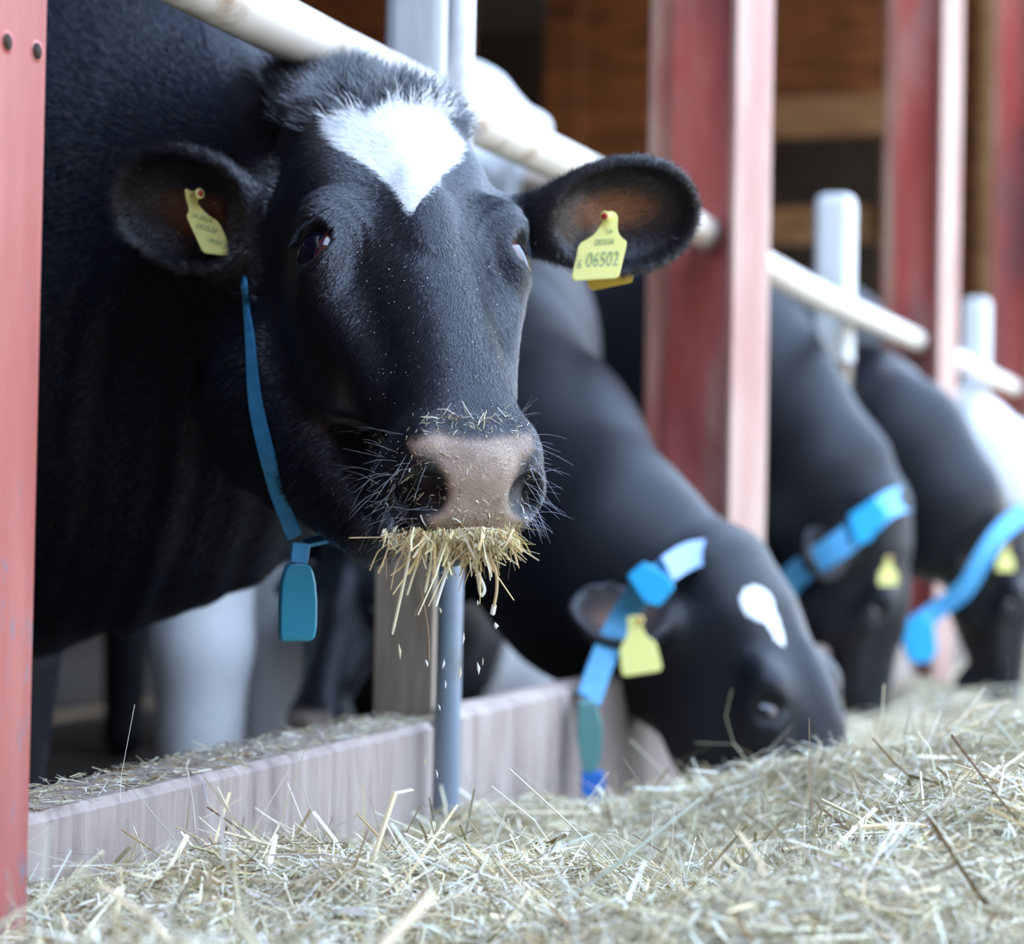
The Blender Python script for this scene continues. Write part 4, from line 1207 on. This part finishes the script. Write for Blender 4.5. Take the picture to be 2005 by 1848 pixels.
longs = [([(790, 1052), (740, 1052), (683, 1053)], .0011, 2), ([(775, 1055), (745, 1075), (735, 1090), (724, 1117)], .0012, 2), ([(806, 1060), (795, 1120), (768, 1242)], .0026, 0),
         ([(838, 1055), (815, 1110), (797, 1165)], .002, 0), ([(882, 1100), (868, 1140), (853, 1187)], .0026, 1), ([(822, 1140), (838, 1230), (840, 1295)], .0010, 3),
         ([(905, 1045), (930, 1100), (940, 1165)], .0028, 0), ([(935, 1050), (968, 1110), (973, 1150), (967, 1188)], .0026, 2), ([(968, 1184), (964, 1204)], .0042, 1),
         ([(960, 1048), (1000, 1058), (1022, 1082)], .003, 2), ([(985, 1050), (1005, 1080), (1014, 1108)], .0018, 2), ([(848, 1050), (842, 1110), (832, 1160)], .0024, 0),
         ([(760, 1058), (756, 1100), (757, 1135)], .0008, 3), ([(900, 1050), (925, 1035), (985, 1040), (1010, 1060)], .002, 0), ([(800, 1060), (775, 1110), (765, 1155)], .0010, 2),
         ([(925, 1100), (948, 1150), (942, 1168)], .003, 1), ([(870, 1060), (858, 1100), (846, 1140)], .0022, 1), ([(950, 1060), (955, 1095), (962, 1130)], .0026, 0)]
for i, (pts, w, mi) in enumerate(longs):
    pw = [P(a, b, dm - .006 - .010 * ((i * 7) % 5) / 5) for a, b in pts]
    V_, F_ = strand(pw, w); mesh_obj('stalk', V_, F_, STR[mi], mf, smooth=False)
n = 760
cx = np.concatenate([rng.normal(925, 44, n // 2), rng.normal(835, 22, n // 6), rng.uniform(752, 1008, n - n // 2 - n // 6)]); cx = np.clip(cx, 745, 1012)
cy = 1046 + rng.normal(0, 8, n) - ((cx - 890) / 130) ** 2 * 3
th = rng.normal(0, .55, n) + (cx - 890) / 480
ln = (rng.gamma(2.4, 15, n) + 6) * (.65 + .5 * np.exp(-((cx - 925) / 60) ** 2) + .3 * np.exp(-((cx - 835) / 25) ** 2))
w_ = []
for a, b, t_, l in zip(cx, cy, th, ln):
    d0 = dm - .004 + rng.uniform(-.016, .012)
    A, B = P(a, b, d0), P(a + math.sin(t_) * l, b + math.cos(t_) * l, d0 - rng.uniform(-.006, .008))
    w_.append((*(A + B) / 2, *(B - A)))
w_ = np.array(w_); Ln = np.linalg.norm(w_[:, 3:], axis=1)
tt = tints(n) * np.array((1.05, .98, .78))
o = straw_mesh('chopped_straw', w_[:, :3], w_[:, 3:], Ln, np.clip(rng.gamma(2.2, .0007, n), .0004, .0036), tt, rng.normal(0, .2, n), mf)
tag(o, kind='stuff')
# ---- chaff stuck to the muzzle and face
ps, ds, ls, ws = [], [], [], []
def chaff(n, x0, x1, y0, y1, lmin, lmax, wmin, wmax, lift=.0008):
    for _ in range(n):
        a, b = random.uniform(x0, x1), random.uniform(y0, y1)
        h, nn_ = hit(a, b)
        if h is None: continue
        v = Vector((random.gauss(0, 1), random.gauss(0, 1), random.gauss(0, 1))); v = (v - nn_ * v.dot(nn_) * random.uniform(.6, 1)).normalized()
        ps.append(h + nn_ * lift); ds.append(v); ls.append(random.uniform(lmin, lmax)); ws.append(random.uniform(wmin, wmax))
chaff(110, 800, 1045, 812, 850, .002, .008, .0003, .0007, .001)
chaff(16, 840, 1010, 806, 835, .010, .026, .0005, .0009, .0025)
chaff(120, 800, 1040, 850, 1020, .001, .006, .0003, .0009)
chaff(60, 820, 1030, 960, 1045, .002, .011, .0004, .0014)
chaff(110, 720, 830, 850, 1040, .0008, .004, .0003, .0007, .002)
chaff(12, 790, 880, 890, 965, .003, .013, .0006, .0013)
chaff(130, 690, 980, 480, 810, .0006, .0014, .0005, .0009, .0035)
chaff(12, 240, 480, 300, 520, .001, .003, .0005, .0008, .004)
m_ = len(ps)
o = straw_mesh('chaff_specks', np.array([tuple(p) for p in ps]), np.array([tuple(p) for p in ds]), np.array(ls), np.array(ws), np.clip(tints(m_) * 1.15, 0, .9), rng.normal(0, .3, m_))
tag(o, 'tiny bits of straw and dust stuck to the near cow\'s muzzle and face', 'chaff', kind='stuff')
# ---- whiskers
def strips(name, items, mat, parent, w=.00035):
    V_, F_ = [], []
    for pts in items:
        pth = smooth_path(pts, 4); n = len(pth); b0_ = len(V_)
        for i, p in enumerate(pth):
            t_ = Vector(pth[min(i + 1, n - 1)] - pth[max(i - 1, 0)]).normalized(); s_ = t_.cross(Vector((0, 1, 0))).normalized()
            k = w / 2 * (1 - .75 * i / (n - 1))
            V_ += [Vector(p) + s_ * k, Vector(p) - s_ * k * .5 + Vector((0, -k, 0)), Vector(p) - s_ * k * .5 + Vector((0, k, 0))]
        for i in range(n - 1):
            for j in range(3): F_.append((b0_ + i * 3 + j, b0_ + i * 3 + (j + 1) % 3, b0_ + i * 3 + 3 + (j + 1) % 3, b0_ + i * 3 + 3 + j))
    return mesh_obj(name, V_, F_, mat, parent)
WHM = NT('whisker_hair', .4, (.62, .66, .74)).m
wh = []
def whisk(n, x0, x1, y0, y1, a0, a1, l0, l1):
    for _ in range(n):
        a, b = random.uniform(x0, x1), random.uniform(y0, y1)
        h, nn_ = hit(a, b)
        if h is None: continue
        ang = math.radians(random.uniform(a0, a1)); l = random.uniform(l0, l1)
        v = Vector((math.cos(ang), -.35, math.sin(ang))); v2 = v + Vector((0, 0, -random.uniform(-.15, .6)))
        wh.append([h, h + v * l * .5, h + v * l * .5 + v2 * l * .5])
whisk(58, 722, 850, 890, 1045, 170, 255, .010, .034)
whisk(60, 1020, 1054, 850, 1045, -80, 20, .010, .034)
whisk(26, 830, 1040, 808, 840, 20, 110, .006, .018)
whisk(14, 990, 1050, 800, 860, 15, 70, .014, .030)
whisk(20, 700, 790, 840, 950, 150, 200, .014, .036)
o = strips('whiskers', wh, WHM, cow, .0003); tag(o, kind='stuff')
# lashes
LASH = NT('lash_hair', .4, (.02, .035, .07)).m
la = []
for k in range(46):
    f_ = k / 45
    c_ = HF.wor(np.array((-.112 + .016 * f_, -.036 - .032 * f_, -.001 + .004 * math.sin(f_ * 3.14))))
    v = HF.wdir(np.array((-1, -.55, .10 - .5 * abs(f_ - .4)))); l = random.uniform(.010, .017)
    c_ = Vector(c_); v = Vector(v).normalized()
    la.append([c_, c_ + v * l * .6, c_ + v * l + Vector((0, 0, -l * .5))])
for k in range(40):
    f_ = k / 39
    c_ = Vector(HF.wor(np.array((.112 - .016 * f_, -.036 - .032 * f_, -.001 + .004 * math.sin(f_ * 3.14)))))
    v = Vector(HF.wdir(np.array((1, -.45, -.05)))).normalized(); l = random.uniform(.008, .014)
    la.append([c_, c_ + v * l * .6, c_ + v * l + Vector((0, 0, -l * .5))])
tag(strips('eyelashes', la, LASH, cow, .0006), kind='stuff')
# ---- falling flakes under the mouth
fl_ = [((782, 1275), 34, .0010, .1), ((907, 1250), 24, .0008, -.1), ((936, 1308), 26, .0012, .12), ((900, 1318), 30, .0011, -.1), ((970, 1225), 14, .0018, .1),
       ((935, 1180), 12, .0007, 0), ((862, 1195), 14, .0008, .2), ((868, 1300), 20, .0010, -.2), ((835, 1298), 16, .0010, .3), ((945, 1295), 18, .0005, 0), ((872, 1340), 18, .0007, .05),
       ((860, 1385), 14, .0007, .3), ((832, 1490), 18, .0007, -.2), ((855, 1515), 20, .0007, .15)]
for i, ((a, b), l, w, tl2) in enumerate(fl_):
    A, B = P(a - math.sin(tl2) * l / 2, b - l / 2, dm - .01), P(a + math.sin(tl2) * l / 2, b + l / 2, dm - .01)
    mid = (A + B) / 2 + Vector((w * .5, 0, 0)); V_ = []
    ux = Vector((1, 0, 0)); uy = Vector((0, 1, 0))
    V_ = [A, mid - ux * w * 1.2, mid + uy * w * .4, mid + ux * w * 1.2, mid - uy * w * .4, B]
    F_ = [(0, 1, 2), (0, 2, 3), (0, 3, 4), (0, 4, 1), (5, 2, 1), (5, 3, 2), (5, 4, 3), (5, 1, 4)]
    o = mesh_obj('straw_flake', V_, F_, STR[1 if i % 3 else 0], None, smooth=False)
    tag(o, 'small flake of straw falling below the near cow\'s mouth', 'straw flake', 'falling straw flakes')
